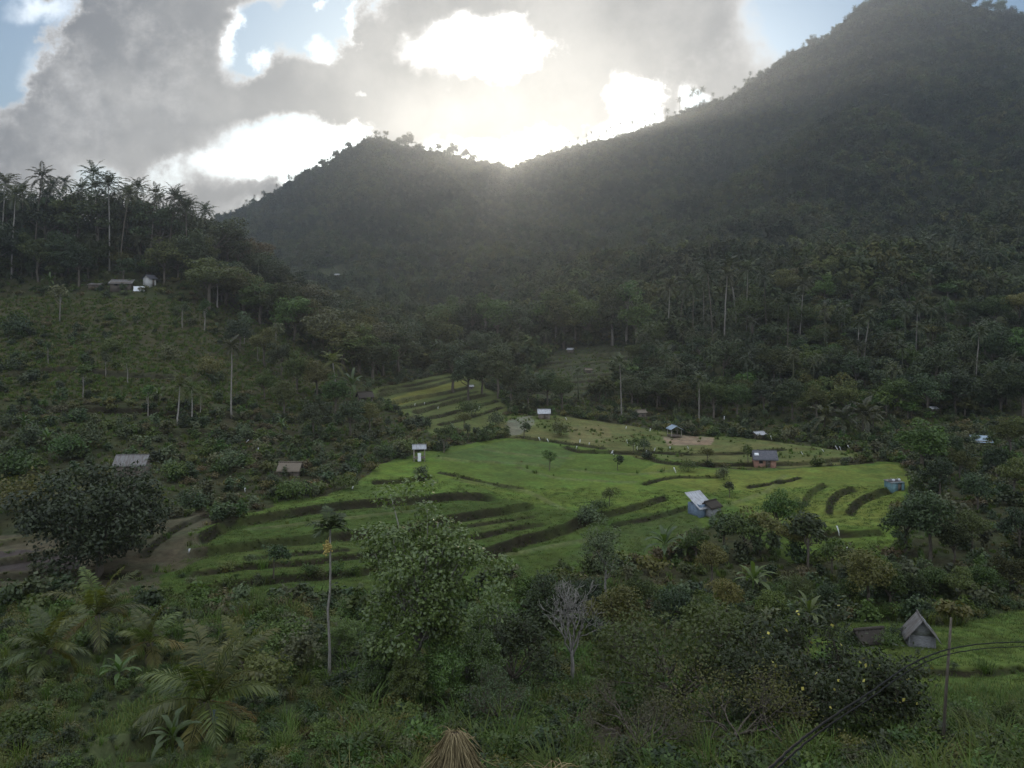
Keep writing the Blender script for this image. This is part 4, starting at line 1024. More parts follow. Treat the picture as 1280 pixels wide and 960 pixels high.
# areca palm
ar, arh = palm(313, H=9.5, nf=9, L=1.5, nl=16, ll=0.6, lw=0.19, lean=0.15, leafmat='leaf_dark', barkmat='bark_grey', tr=0.085, elo=0.15)
at_ = grow((ar, arh), 'areca_palm', 'slender areca palm with a yellow fruit bunch under its crown', 'palm', 411, 850, None, 652, rot=0.0)
fb = MB(); rng = np.random.RandomState(3)
for i in range(60):
    p = rng.normal(size=3) * (0.11, 0.11, 0.17); c = np.array([-0.02, -0.22, 8.0]) + p
    fb.tube([c - (0, 0, .06), c - (0, 0, .03), c + (0, 0, .03), c + (0, 0, .06)], [0.03, 0.065, 0.065, 0.03], 6)
for i in range(5):
    fb.tube([(0.02, 0, 8.6), (0.0, -0.15, 8.45), (-0.02 + rng.normal() * 0.06, -0.22 + rng.normal() * 0.06, 8.1)], [0.02, 0.015, 0.01], 4)
link('fruit_bunch', fb.mesh('fruit_bunch', M['fruit']), parent=at_)
# near coconut palms, every frond a part
def near_palm(seed, u, v, d, label, stem, nf, L, elo=-0.5, dry=0, group=None, ehi=1.35, sc_=1.0):
    L *= 0.9
    rng = np.random.RandomState(seed)
    loc = at_px(u, v) if d is None else at_depth(u, d)
    t = thing('coconut_palm', label, 'palm', loc - Vector((0, 0, 0.1)), 0.0, sc_, group)
    tk_ = MB(); tk_.tube(wiggle((0, 0, -0.4), (0.1, 0, stem), 6, 0.03, rng), np.linspace(0.22, 0.15, 6), 9)
    for k in range(10):   # old frond bases wrapped round the stem
        a = k * 2.4; tk_.tube([(0.12 * math.cos(a), 0.12 * math.sin(a), stem * 0.5 + k * 0.05), (0.3 * math.cos(a), 0.3 * math.sin(a), stem * 0.5 + 0.4 + k * 0.05)], [0.07, 0.02], 4)
    link('trunk', tk_.mesh('trunk', M['bark'], True), parent=t)
    for i in range(nf):
        q_ = i / (nf - 1); mb = MB()
        frond(mb, (0.1, 0, stem + 0.05), i * 2.4 + rng.uniform(-0.3, 0.3), ehi - (ehi - elo) * q_ + rng.uniform(-0.1, 0.1), L * rng.uniform(0.85, 1.1), 50, L * 0.25, 0.085, rng, droop=rng.uniform(0.8, 1.5), stem_r=0.035, vee=0.35)
        f = link('frond', mb.mesh('frond', M['palm_dry'] if nf - i <= dry else M['palm_green']), parent=t)
        if nf - i <= dry: f['label'] = 'dry yellow-brown hanging frond'
    return t
near_palm(1, 256, None, 31, 'biggest young coconut palm with spreading and dry fronds at lower left', 1.5, 17, 3.6, -0.35, 3)
near_palm(2, 120, None, 47, 'upright coconut palm below the big dark round tree', 2.4, 13, 3.6, -0.2, 2, ehi=1.45)
near_palm(3, 58, None, 41, 'low coconut palm nearest the left edge', 1.6, 12, 2.8, -0.4, 1)
near_palm(4, 185, None, 44, 'yellowish coconut palm between the upright and the biggest palms', 1.3, 11, 2.7, -0.3, 3)
near_palm(5, 300, None, 40, 'small coconut palm right behind the biggest palm', 1.2, 10, 2.6, -0.2, 1)
row(bananas, 'banana_plant', 'banana plant at the foot of the near palms', 'banana plant', [(215, 950, 890), (48, 850, 805), (150, 860, 818), (238, 925, 880)], 'banana plants by the near palms')
row(bananas, 'banana_plant', 'large-leaved banana plant in the thicket below the paddies', 'banana plant', [(830, 706, 654), (942, 750, 700), (1012, 790, 742), (855, 700, 668)], 'banana plants below the paddies')
# bare and half-bare trees
def bare_tree(seed, H, spread, mat, forks=7, twig=0.016, upright=0.6, trunk_k=0.35, tr=0.09):
    rng = np.random.RandomState(seed); t = MB(); b = MB()
    tip = np.array([rng.normal() * 0.1, rng.normal() * 0.1, H * trunk_k])
    t.tube(wiggle((0, 0, -0.3), tip, 6, 0.03, rng), np.linspace(tr * 1.2, tr * 0.85, 6), 8)
    ends = []
    def limb(p, dr, ln, r, lev):
        dr = dr / np.linalg.norm(dr); e = p + dr * ln
        b.tube(wiggle(p, e, 6, 0.035 * ln, rng), np.linspace(r, r * 0.55, 6), 5 if lev < 2 else 4)
        ends.append(e)
        if lev >= 4: return
        for k in range(rng.randint(2, 4) if lev < 3 else 3):
            nd = dr + rng.normal(size=3) * 0.55 + np.array([0, 0, upright * 0.35])
            f = rng.uniform(0.5, 1.0)
            limb(p + (e - p) * f, nd, ln * rng.uniform(0.55, 0.8), max(r * 0.55, twig * 0.6), lev + 1)
    for k in range(forks):
        a = k * 2.4 + rng.uniform(-0.4, 0.4)
        limb(tip * rng.uniform(0.72, 1.0), np.array([math.cos(a) * spread, math.sin(a) * spread, upright + rng.uniform(0, 0.7)]), H * 0.28, tr * 0.55, 0)
    return t, b, ends, H
t_, b_, e_, h_ = bare_tree(320, 6.6, 0.55, 'bark_grey', upright=1.0, tr=0.11, twig=0.026)
o = thing('bare_tree', 'leafless grey tree with one straight trunk before dark thicket', 'tree', at_px(717, 858), 0.4, 0.98)
link('trunk', t_.mesh('trunk', M['bark_grey'], True), parent=o); link('branches', b_.mesh('branches', M['bark_grey']), parent=o)
def half_bare(seed, u, v, d, top, label, leafm, nl, Lf, spread=1.1, upright=0.45, low=0.2, flowers=0, rot=0.0):
    t_, b_, e_, h_ = bare_tree(seed, 6.0, spread, 'bark_grey', forks=9, upright=upright, trunk_k=low, tr=0.11)
    rng = np.random.RandomState(seed); e_ = np.array(e_); c = e_[rng.randint(0, len(e_), nl)] + rng.normal(size=(nl, 3)) * 0.25
    loc = at_px(u, v) if d is None else at_depth(u, d)
    s_c = ((HV - top) / F * loc.y - loc.z) / max(e_[:, 2].max(), 1)
    o = thing('scrub_tree', label, 'tree', loc, rot, s_c)
    link('trunk', t_.mesh('trunk', M['bark'], True), parent=o); link('branches', b_.mesh('branches', M['bark']), parent=o)
    lf = MB(); lf.leaves(c, rng.normal(size=(nl, 3)) * 0.5 + (0, 0, 0.6), Lf, Lf * 0.55, rng)
    link('leaves', lf.mesh('leaves', M[leafm]), parent=o)
    if flowers:
        fl = MB(); c = e_[rng.randint(0, len(e_), flowers)] + rng.normal(size=(flowers, 3)) * 0.3
        fl.leaves(c, rng.normal(size=(flowers, 3)), 0.12, 0.11, rng)
        link('blossoms', fl.mesh('blossoms', M['flower']), parent=o)
    return o
half_bare(330, 852, None, 36, 752, 'sprawling half-bare tree with dry branches and yellowish leaves', 'leaf_olive', 7500, 0.15)
half_bare(331, 800, None, 27, 862, 'low tangle of grey dead branches and sparse leaves', 'leaf_brown', 2600, 0.12, 1.5, 0.25)
half_bare(332, 920, None, 28, 830, 'spreading bush with bare twigs beside the dark flowering bush', 'leaf_olive', 3400, 0.14, 1.3, 0.4)
half_bare(333, 1012, None, 32, 790, 'dark dense bush dotted with small yellow blossoms', 'leaf_dark', 15000, 0.14, 1.1, 0.5, 0.12, 130)
half_bare(334, 640, None, 44, 770, 'dark twiggy tree right of the tall glossy-leaved tree', 'leaf_dark', 5200, 0.2, 0.9, 0.7)
half_bare(335, 612, None, 34, 838, 'grey twiggy bush with upright stems near the thatch', 'leaf_grey', 2600, 0.15, 0.9, 0.8)
half_bare(336, 690, None, 60, 722, 'dark tree behind the leafless grey tree', 'leaf_dark', 6000, 0.24, 0.9, 0.6)
row([ct], 'broadleaf_tree', 'leafy tree filling the gap around the tall glossy tree', 'tree', [(430, ('d', 44), 770), (472, ('d', 36), 800), (508, ('d', 35), 815), (548, ('d', 36), 790), (585, ('d', 38), 780), (610, ('d', 50), 738)], 'leafy trees around the glossy tree')
row([round_mid[0], round_dark[0], olive[0]], 'broadleaf_tree', 'dark tree in the thicket left of the half-bare tree', 'tree', [(655, ('d', 66), 712), (770, ('d', 54), 735), (800, ('d', 66), 715), (735, ('d', 62), 722), (845, ('d', 60), 730)], 'trees left of the half-bare tree')
row([round_mid[0], olive[0], round_dark[1], round_mid[2]], 'broadleaf_tree', 'tree in the dense thicket below the right paddies', 'tree',
    [(880, ('d', 56), 742), (908, ('d', 62), 725), (935, ('d', 52), 765), (965, ('d', 60), 735), (985, ('d', 50), 770), (1000, ('d', 66), 722), (1035, ('d', 64), 728), (1062, ('d', 66), 720)], 'thicket trees below the right paddies')
row([round_mid[0], olive[2]], 'broadleaf_tree', 'bush-like tree at the lower right corner', 'tree', [(1215, ('d', 30), 915), (1262, ('d', 32), 900), (1120, ('d', 29), 925)], 'bushes at the lower right corner')
row([bigshrub[0], bigshrub[3], bigshrub[2]], 'large_shrub', 'leafy shrub below the viewpoint on the left', 'shrub', [(330, ('d', 38), 815), (380, ('d', 42), 790), (400, ('d', 36), 860), (350, ('d', 46), 770), (20, ('d', 30), 880), (90, ('d', 29), 905), (440, ('d', 33), 880)], 'shrubs below the viewpoint')
row([bigshrub[1], bigshrub[0]], 'large_shrub', 'shrub growing beside the dark lean-to at the lower right field', 'shrub', [(1060, 806, 786), (1110, 808, 788), (1122, 802, 782)], 'shrubs beside the dark lean-to')

# --- skyline of the far ridges
rk_p = [([('trunk', palms[0][0][0][1]), ('crown', palms[0][0][1][1])], 14.0)]
def ridge(kinds, name, phrase, cat, items, group):
    its = sorted(items)
    for i, (u, h) in enumerate(its):
        d = float(np.interp(u, uc, rowd[-1])); loc = at_depth(u, d); k = kinds[i % len(kinds)]
        w = ORD[i] if i < min(len(its) - 1, len(ORD)) else 'rightmost'
        t = thing(name, phrase + ', ' + w, cat, loc - Vector((0, 0, 0.5)), prng.uniform(0, 6), 1.55 * h / k[1], group)
        for nm, pm in k[0]: link(nm, pm, parent=t)
ridge(palms, 'coconut_palm', 'tiny palm silhouette on the saddle ridge right of the sun', 'palm', [(692, 11), (704, 12), (712, 10), (722, 11), (733, 12), (740, 13), (748, 11), (758, 12), (762, 14), (770, 12), (776, 15), (783, 13), (790, 14), (795, 12)], 'palms on the saddle ridge')
ridge(palms, 'coconut_palm', 'palm silhouette higher up the right ridge', 'palm', [(806, 12), (818, 15), (834, 13), (850, 18), (862, 16), (868, 20), (875, 17), (878, 19), (892, 12), (918, 12), (930, 11), (936, 13)], 'palms higher up the right ridge')
ridge(round_mid, 'broadleaf_tree', 'small tree silhouette near the top of the right mountain', 'tree', [(1015, 13), (1022, 9), (1034, 8), (1044, 9), (1050, 8), (1196, 9), (1213, 14), (1232, 12), (1248, 14), (1262, 10), (950, 8)], 'trees near the top of the right mountain')
ridge(round_dark + pale_trunk, 'broadleaf_tree', 'tree silhouette along the top of the centre mountain', 'tree', [(404, 7), (420, 8), (436, 8), (470, 8), (483, 9), (500, 10), (510, 15), (524, 10), (538, 8), (548, 12), (558, 10), (567, 15), (582, 12), (594, 9)], 'trees on top of the centre mountain')
ridge(palms, 'coconut_palm', 'palm on the low spur left of the centre mountain', 'palm', [(308, 9), (318, 9), (330, 8), (345, 8), (362, 8)], 'palms on the low spur')

# ------------------------------------------------------------------ field huts and houses
M['tin'] = rough_mat('tin', (0.20, 0.19, 0.19), (0.40, 0.42, 0.45), 2.2, 0.45, (3, 0.7, 0.7), spec=0.5, metal=0.25)
M['tin_blue'] = rough_mat('tin_blue', (0.20, 0.27, 0.34), (0.30, 0.38, 0.46), 3.0, 0.45, spec=0.5, metal=0.2)
M['tin_old'] = rough_mat('tin_old', (0.095, 0.075, 0.062), (0.20, 0.198, 0.20), 2.2, 0.6, (3, 0.7, 0.7), spec=0.3, metal=0.1)
M['tile_dark'] = rough_mat('tile_dark', (0.075, 0.075, 0.085), (0.13, 0.13, 0.145), 4.0, 0.8)
M['thatch'] = rough_mat('thatch', (0.10, 0.082, 0.062), (0.19, 0.16, 0.125), 5.0, 0.95, (6, 6, 1))
M['thatch_dark'] = rough_mat('thatch_dark', (0.030, 0.026, 0.022), (0.075, 0.064, 0.054), 5.0, 0.95, (6, 6, 1))
M['plank'] = rough_mat('plank', (0.10, 0.082, 0.066), (0.19, 0.16, 0.13), 5.0, 0.9, (1, 1, 6))
M['plank_grey'] = rough_mat('plank_grey', (0.13, 0.13, 0.13), (0.28, 0.28, 0.29), 5.0, 0.9, (1, 1, 6))
M['wall_pale'] = rough_mat('wall_pale', (0.42, 0.41, 0.40), (0.58, 0.57, 0.55), 2.0, 0.9)
M['wall_blue'] = rough_mat('wall_blue', (0.12, 0.17, 0.24), (0.20, 0.26, 0.34), 2.0, 0.8)
M['wall_teal'] = rough_mat('wall_teal', (0.10, 0.19, 0.21), (0.16, 0.27, 0.29), 2.0, 0.8)
M['brick'] = rough_mat('brick', (0.22, 0.115, 0.085), (0.34, 0.20, 0.15), 4.0, 0.9)
M['white_sheet'] = rough_mat('white_sheet', (0.66, 0.67, 0.70), (0.82, 0.83, 0.85), 2.0, 0.7)
M['post'] = rough_mat('post', (0.20, 0.18, 0.15), (0.34, 0.31, 0.27), 5.0, 0.9, (3, 3, 0.5))
M['dark_in'] = rough_mat('dark_inside', (0.02, 0.02, 0.02), (0.04, 0.038, 0.035), 3.0, 0.95)

def panel(mb, p00, p10, p11, p01, nx=24, amp=0.02, th=0.03, rag=0.0, rng=None):
    """a corrugated sheet between four corners (p00-p10 is the eaves edge), ribs running up the slope"""
    p00, p10, p11, p01 = [np.array(p, float) for p in (p00, p10, p11, p01)]
    nrm = np.cross(p10 - p00, p01 - p00); nrm /= np.linalg.norm(nrm)
    ny = 5; top = []
    for j in range(ny + 1):
        for i in range(nx + 1):
            a, b = i / nx, j / ny
            bb = b - (rng.uniform(0, rag) if rng is not None and j == 0 else 0)
            p = (p00 * (1 - a) + p10 * a) * (1 - bb) + (p01 * (1 - a) + p11 * a) * bb
            top.append(p + nrm * (amp * (1 if i % 2 else -1)))
    top = np.array(top); bot = top - nrm * th; n_ = len(top)
    qd = []
    for j in range(ny):
        for i in range(nx):
            a = j * (nx + 1) + i; qd.append((a, a + 1, a + nx + 2, a + nx + 1)); qd.append((n_ + a + nx + 1, n_ + a + nx + 2, n_ + a + 1, n_ + a))
    for i in range(nx): qd.append((n_ + i, n_ + i + 1, i + 1, i)); b = ny * (nx + 1) + i; qd.append((b, b + 1, n_ + b + 1, n_ + b))
    for j in range(ny): a = j * (nx + 1); qd.append((a, a + nx + 1, n_ + a + nx + 1, n_ + a)); b = a + nx; qd.append((n_ + b, n_ + b + nx + 1, b + nx + 1, b))
    mb.add(np.concatenate([top, bot]), qd)
def hut(name, label, cat, u, v, w, l, hw, pitch, roofm, wallm=None, kind='gable', over=0.35, rot=0.0, open_front=False, stilts=0.0, thatch=False, door=True, group=None, posts=True, window=False, d=None):
    """w along local x, l along local y (front at -y); the gable ridge runs along x"""
    loc = at_px(u, v) if d is None else at_depth(u, d)
    t = thing(name, label, cat, loc, rot, 1.0, group)
    rng = np.random.RandomState(int(u * 7 + v))
    z0 = stilts; hx_, hy_ = w / 2, l / 2; th = 0.10
    if posts:
        for sx in (-1, 1):
            for sy in (-1, 1):
                mb = MB(); mb.tube([(sx * (hx_ - .09), sy * (hy_ - .09), -1.0), (sx * (hx_ - .09) + rng.normal() * .02, sy * (hy_ - .09), z0 + hw)], 0.07, 6)
                link('post', mb.mesh('post', M['post']), parent=t)
    if stilts > 0 or wallm:
        mb = MB(); mb.box((0, 0, z0 - 0.06), (w - .02, l - .02, 0.12 if stilts > 0 else 0.1)); link('floor', mb.mesh('floor', M['plank']), parent=t)
    if wallm:
        mb = MB(); b0 = z0 if stilts > 0 else -0.9
        hh = z0 + hw - b0; zc = b0 + hh / 2
        mb.box((0, hy_ - th / 2, zc), (w, th, hh)); mb.box((-hx_ + th / 2, 0, zc), (th, l - 2 * th - .01, hh)); mb.box((hx_ - th / 2, 0, zc), (th, l - 2 * th - .01, hh))
        if not open_front:
            dw = min(0.8, w * 0.3); dx = w * 0.12
            if door:
                lw = dx - dw / 2 + hx_; rw = hx_ - dx - dw / 2
                mb.box((-hx_ + lw / 2, -hy_ + th / 2, zc), (lw, th, hh)); mb.box((hx_ - rw / 2, -hy_ + th / 2, zc), (rw, th, hh))
                dh = min(1.8, hw * 0.82); mb.box((dx, -hy_ + th / 2, z0 + (hw + dh) / 2), (dw - .01, th, hw - dh))
                db = MB(); db.box((dx, -hy_ + th * 0.75, z0 + dh / 2 - .01), (dw - .03, 0.05, dh - .03))
                dr_ = link('door', db.mesh('door', M['plank']), parent=t)
                hb_ = MB(); hb_.box((dx + dw * .32, -hy_ + th * .3, z0 + dh * .5), (0.05, 0.04, 0.12)); link('handle', hb_.mesh('handle', M['tin_old']), parent=dr_)
            else: mb.box((0, -hy_ + th / 2, zc), (w, th, hh))
        if kind == 'gable':    # gable triangles on the short sides
            rise = pitch * hy_
            for sx in (-1, 1):
                x0, x1 = sx * (hx_ - th), sx * (hx_ - .002)
                vv = [(x, y, z) for x in (x0, x1) for (y, z) in ((-hy_ + .01, z0 + hw), (hy_ - .01, z0 + hw), (0, z0 + hw + rise - .03))]
                mb.add(vv, [(0, 1, 4, 3), (1, 2, 5, 4), (2, 0, 3, 5)], [(0, 2, 1), (3, 4, 5)])
        link('wall', mb.mesh('wall', M[wallm]), parent=t)
        if window:
            wb = MB(); wb.box((-w * .22, -hy_ - .012, z0 + hw * .58), (w * .16, 0.03, hw * .28)); wn_ = link('window', wb.mesh('window', M['dark_in']), parent=t)
            fb_ = MB(); xw, zw, ww, wh = -w * .22, z0 + hw * .58, w * .16, hw * .28
            for sx in (-1, 1): fb_.box((xw + sx * (ww / 2 + .03), -hy_ - .03, zw), (0.06, 0.05, wh + .12))
            for sz in (-1, 1): fb_.box((xw, -hy_ - .03, zw + sz * (wh / 2 + .03)), (ww - .004, 0.05, 0.06))
            link('frame', fb_.mesh('frame', M['plank']), parent=wn_)
    ex, ey = hx_ + over, hy_ + over
    zt = z0 + hw
    rb = MB(); a_, t_h, rg = (0.035, 0.13, 0.05) if thatch else (0.016, 0.02, 0.0)
    nx = int(w / 0.12)
    if kind == 'gable':
        rise = pitch * hy_; dz = pitch * over
        panel(rb, (-ex, -ey, zt - dz + .05), (ex, -ey, zt - dz + .05), (ex, -.01, zt + rise + .05), (-ex, -.01, zt + rise + .05), nx, a_, t_h, rg, rng)
        panel(rb, (ex, ey, zt - dz + .05), (-ex, ey, zt - dz + .05), (-ex, .01, zt + rise + .05), (ex, .01, zt + rise + .05), nx, a_, t_h, rg, rng)
        cap = MB(); cap.tube([(-ex - .03, 0, zt + rise + .06), (0, 0, zt + rise + .07), (ex + .03, 0, zt + rise + .06)], 0.12 if thatch else 0.06, 6)
    else:
        panel(rb, (-ex, -ey, zt - pitch * ey * 0.6), (ex, -ey, zt - pitch * ey * 0.6), (ex, ey, zt + pitch * ey * 1.4), (-ex, ey, zt + pitch * ey * 1.4), nx, a_, t_h, rg, rng)
    ro_ = link('roof', rb.mesh('roof', M[roofm]), parent=t)
    if kind == 'gable': link('ridge_cap', cap.mesh('ridge_cap', M[roofm]), parent=ro_)
    return t
PI = math.pi
house_a = hut('house', 'long low house under a sloping tin roof on the left hilltop', 'house', 152, 361, 4.8, 3.0, 1.7, 0.32, 'tin_old', 'plank', 'shed', 0.5, rot=0.25, window=True)
hut('house', 'small pale-gabled house right of the long house on the left hilltop', 'house', 187, 356, 2.3, 2.2, 1.8, 0.75, 'tile_dark', 'wall_pale', 'gable', 0.4, rot=PI / 2 - 0.35)
hut('shed', 'low grey-roofed shed left of the hilltop houses', 'shed', 119, 360, 2.8, 1.8, 1.0, 0.25, 'tin_old', 'plank', 'shed', 0.3, rot=0.1)
hut('hut', 'grey-roofed hut half hidden behind the big dark round tree', 'hut', 166, 592, 3.9, 2.6, 1.5, 0.85, 'tin_old', 'plank', 'gable', 0.3, rot=0.1)
hut('hut', 'low brown thatched hut at the edge of the left paddies', 'hut', 363, 594, 2.9, 2.0, 1.0, 0.9, 'thatch', 'plank', 'gable', 0.3, rot=-0.05, thatch=True)
hut('hut', 'thatched hut left of the far curved terraces', 'hut', 456, 503, 2.8, 2.2, 1.4, 0.8, 'thatch_dark', 'plank', 'gable', 0.35, rot=0.5, thatch=True, open_front=True)
hut8 = hut('hut', 'open grey-roofed field hut with a white cloth at its front', 'hut', 524, 576, 1.9, 1.7, 1.5, 0.6, 'tin', None, 'gable', 0.2, stilts=0.6, rot=0.15)
hut('hut', 'lone grey-roofed hut at the back of the dry fields', 'hut', 680, 523, 2.5, 1.9, 1.2, 0.8, 'tin', 'plank', 'gable', 0.2, rot=0.0)
hut('shelter', 'open field shelter on pale posts with a low gable roof', 'shelter', 843, 546, 2.6, 2.2, 1.3, 0.55, 'tin_blue', None, 'gable', 0.25, rot=PI / 2 + 0.15, stilts=0.35)
hut('hut', 'small blue-grey tin hut behind the dark-roofed brick house', 'hut', 948, 548, 2.2, 1.8, 0.9, 0.5, 'tin', 'plank', 'gable', 0.3, rot=0.5)
brick = hut('house', 'brick field house with a dark roof and a white patch', 'house', 955, 582, 3.4, 2.6, 1.4, 0.85, 'tile_dark', 'brick', 'gable', 0.35, rot=-0.12, window=True)
pb = MB(); pb.box((0, 0, 0), (0.7, 0.55, 0.03)); pm_ = link('roof_patch', pb.mesh('roof_patch', M['white_sheet']), parent=brick); pm_.location = (-1.35, -0.75, 1.4 + 0.85 * 0.55 + 0.14); pm_.rotation_euler = (math.atan(0.85), 0, 0)
tinhut = hut('hut', 'blue-walled hut with a shiny tilted tin roof among the paddies', 'hut', 875, 642, 2.2, 2.2, 1.45, 0.62, 'tin', 'wall_blue', 'shed', 0.3, rot=0.55)
hut('lean_to', 'dark thatched lean-to behind the tilted tin-roofed hut', 'lean-to', 888, 640, 2.0, 1.8, 0.9, 0.6, 'thatch_dark', 'plank_grey', 'gable', 0.25, rot=0.7, thatch=True, door=False)
teal = hut('hut', 'flat-topped teal hut on the right edge of the bright paddies', 'hut', 1118, 612, 2.0, 1.7, 1.2, 0.08, 'tin_old', 'wall_teal', 'shed', 0.12, rot=0.2)
hut('hut', 'blue tin-roofed hut in the scrub near the right edge', 'hut', 1227, 556, 2.9, 2.2, 0.9, 0.35, 'tin_blue', 'plank', 'shed', 0.25, rot=-0.3)
hut('hut', 'tiny white-roofed hut deep in the right wood edge', 'hut', 1166, 515, 1.6, 1.3, 0.8, 0.5, 'white_sheet', 'plank', 'gable', 0.2, rot=0.3)
hut('hut', 'tiny pale-roofed hut on the topmost far terrace', 'hut', 713, 440, 2.0, 1.5, 0.9, 0.6, 'tin', 'plank', 'gable', 0.25, rot=-0.4)
hut('hut', 'tiny grey hut over the grove at the valley head', 'hut', 604, 438, 2.0, 1.6, 0.9, 0.7, 'tin_old', 'plank', 'gable', 0.25, rot=0.4)
hut('hut', 'small straw-roofed hut on the lower far terraces', 'hut', 735, 466, 1.9, 1.4, 0.9, 0.6, 'thatch', 'plank', 'gable', 0.25, rot=0.2, thatch=True)
hut('hut', 'small brown hut under the trees behind the open shelter', 'hut', 801, 520, 2.0, 1.5, 0.9, 0.6, 'thatch', 'plank', 'gable', 0.25, rot=0.3, thatch=True)
hut('hut', 'small pale-roofed hut at the end of the curved terraces', 'hut', 588, 486, 1.4, 1.2, 0.7, 0.5, 'tin', 'plank', 'gable', 0.2, rot=0.3)
hut('hut', 'tiny pale hut high on the centre mountain foot', 'hut', 421, 346, 3.2, 2.4, 1.5, 0.6, 'tin', 'plank', 'gable', 0.3, rot=0.3)
grey = hut('hut', 'steep grey patched hut with a pale front by the lower right field', 'hut', 1150, 806, 1.5, 1.7, 0.9, 1.25, 'tin_old', 'plank_grey', 'gable', 0.3, rot=PI / 2 - 0.3)
for k, (dx, dy) in enumerate(((0.35, -0.35), (-0.1, -0.6), (-0.5, -0.3))):
    pb = MB(); pb.box((0, 0, 0), (0.55, 0.4, 0.02)); o = link('roof_patch', pb.mesh('roof_patch', M['tin' if k % 2 else 'plank_grey']), parent=grey)
    o.location = (dx, dy, 0.9 + 1.25 * (0.85 + dy) + 0.11); o.rotation_euler = (math.atan(1.25), 0, 0)
hut('lean_to', 'low dark thatched lean-to left of the grey patched hut', 'lean-to', 1086, 804, 1.7, 1.3, 0.5, 0.7, 'thatch_dark', 'plank', 'gable', 0.3, rot=0.2, thatch=True)
# junk on the teal hut's flat roof
for k in range(4):
    mb = MB(); rng = np.random.RandomState(k); mb.box((0, 0, 0.12), (0.4, 0.3, 0.22)); mb.box((0.05, 0, 0.27), (0.3, 0.2, 0.06)); mb.tube([(-.2, .1, .23), (-.3, .1, .5)], 0.02, 5)
    o = link('crate', mb.mesh('crate', M['white_sheet' if k % 2 else 'plank_grey'])); o.location = teal.location + Vector((-0.75 + 0.48 * k, -0.3 + 0.12 * k, 1.24)); o.rotation_euler = (0, 0, 0.3 * k)
    tag(o, 'pale crate of odds and ends on the teal hut roof, %s' % (ORD[k] if k < 3 else 'rightmost'), 'crate', 'crates on the teal hut roof')
# white cloth hanging on the open hut, white tarpaulin by the hilltop house
def cloth(name, label, loc, w, h, rot=0, mat='white_sheet', group=None, seed=0, lie=0.0):
    rng = np.random.RandomState(seed); nx, ny = 8, 8; vs = []
    for j in range(ny + 1):
        for i in range(nx + 1):
            a, b = i / nx - 0.5, j / ny
            vs.append((a * w * (1 - 0.25 * b * (1 - b)), 0.05 * w * math.sin(a * 14 + seed) * (1.2 - b) + lie * h * (1 - b), -(1 - b) * 0 + b * h))
    vs = np.array(vs); n_ = len(vs); v2 = vs + (0, 0.015, 0)
    qd = []
    for j in range(ny):
        for i in range(nx):
            a = j * (nx + 1) + i; qd += [(a, a + 1, a + nx + 2, a + nx + 1), (n_ + a + nx + 1, n_ + a + nx + 2, n_ + a + 1, n_ + a)]
    o = link(name, MB().add(np.concatenate([vs, v2]), qd).mesh(name, M[mat])); o.location = loc; o.rotation_euler = (0, 0, rot)
    return tag(o, label, 'cloth', group)
cloth('white_cloth', 'white cloth hanging at the front of the open field hut', hut8.location + Vector((0.15, -1.05, 0.1)), 0.55, 1.35, 0.15)
cloth('tarpaulin', 'white tarpaulin hung low in front of the left hilltop houses', at_px(174, 364) + Vector((0, 0, 0)), 3.0, 1.3, 0.1, seed=2, lie=-0.3)
cloth('blue_sack', 'faded blue sack under the biggest young coconut palm', at_px(265, 905) + Vector((0, 0, 0)), 0.5, 0.6, 0.3, 'wall_blue', seed=4, lie=-0.2)
# ------------------------------------------------------------------ white bird-scaring flags on poles
def flag(u, v, h, lean, label, group, big=1.0):
    loc = at_px(u, v); t = thing('bird_flag', label, 'flag', loc, prng.uniform(-0.5, 0.5), 1.0, group)
    mb = MB(); mb.tube([(0, 0, -0.3), (lean * h * 0.5, 0, h * 0.5), (lean * h, 0, h)], 0.016, 5); link('pole', mb.mesh('pole', M['post']), parent=t)
    sb = MB(); k = 7; L = h * 0.62; vs = []
    for i in range(k):
        a = i / (k - 1); zz = h - a * L; w = 0.085 * big * (1 - 0.35 * a); y = 0.05 * math.sin(a * 5 + u)
        vs += [(lean * zz - w, y, zz), (lean * zz + w, y + 0.02, zz), (lean * zz + w, y + 0.035, zz), (lean * zz - w, y + 0.015, zz)]
    qd = []
    for i in range(k - 1):
        for j in range(4): a = 4 * i + j; b = 4 * i + (j + 1) % 4; qd.append((a, b, b + 4, a + 4))
    qd += [(0, 3, 2, 1), (4 * k - 4, 4 * k - 3, 4 * k - 2, 4 * k - 1)]
    link('strip', sb.add(vs, qd).mesh('strip', M['white_sheet']), parent=t)
def flags(spots, phrase, group):
    sp = sorted(spots)
    for i, s in enumerate(sp):
        flag(s[0], s[1] + 3, s[2] if len(s) > 2 else 0.95, s[3] if len(s) > 3 else 0.2, "%s, %s" % (phrase, ORD[i] if i < len(sp) - 1 else 'rightmost'), group)
flags([(676, 550, 1.0, -0.4), (687, 552, 1.0, -0.5), (710, 524, 0.9, -0.7), (720, 560, 0.8), (724, 553), (736, 554, 0.6), (762, 567, 1.0, 0.6), (768, 568, 0.8, -0.5), (782, 535, 0.8)],
      'white strip flag on a pole left of the dark seedbed', 'flags left of the dark seedbed')
flags([(785, 554, 1.1, -0.2), (792, 557, 1.0, 0.2), (797, 562, 1.0, -0.1), (804, 560, 1.1, 0.15), (807, 566, 0.9), (812, 538, 0.9), (817, 563, 0.9, 0.3), (837, 560, 0.7), (846, 592, 1.3, -0.35), (861, 560, 0.8, -0.3)],
      'white strip flag on a pole around the dark seedbed', 'flags around the dark seedbed')
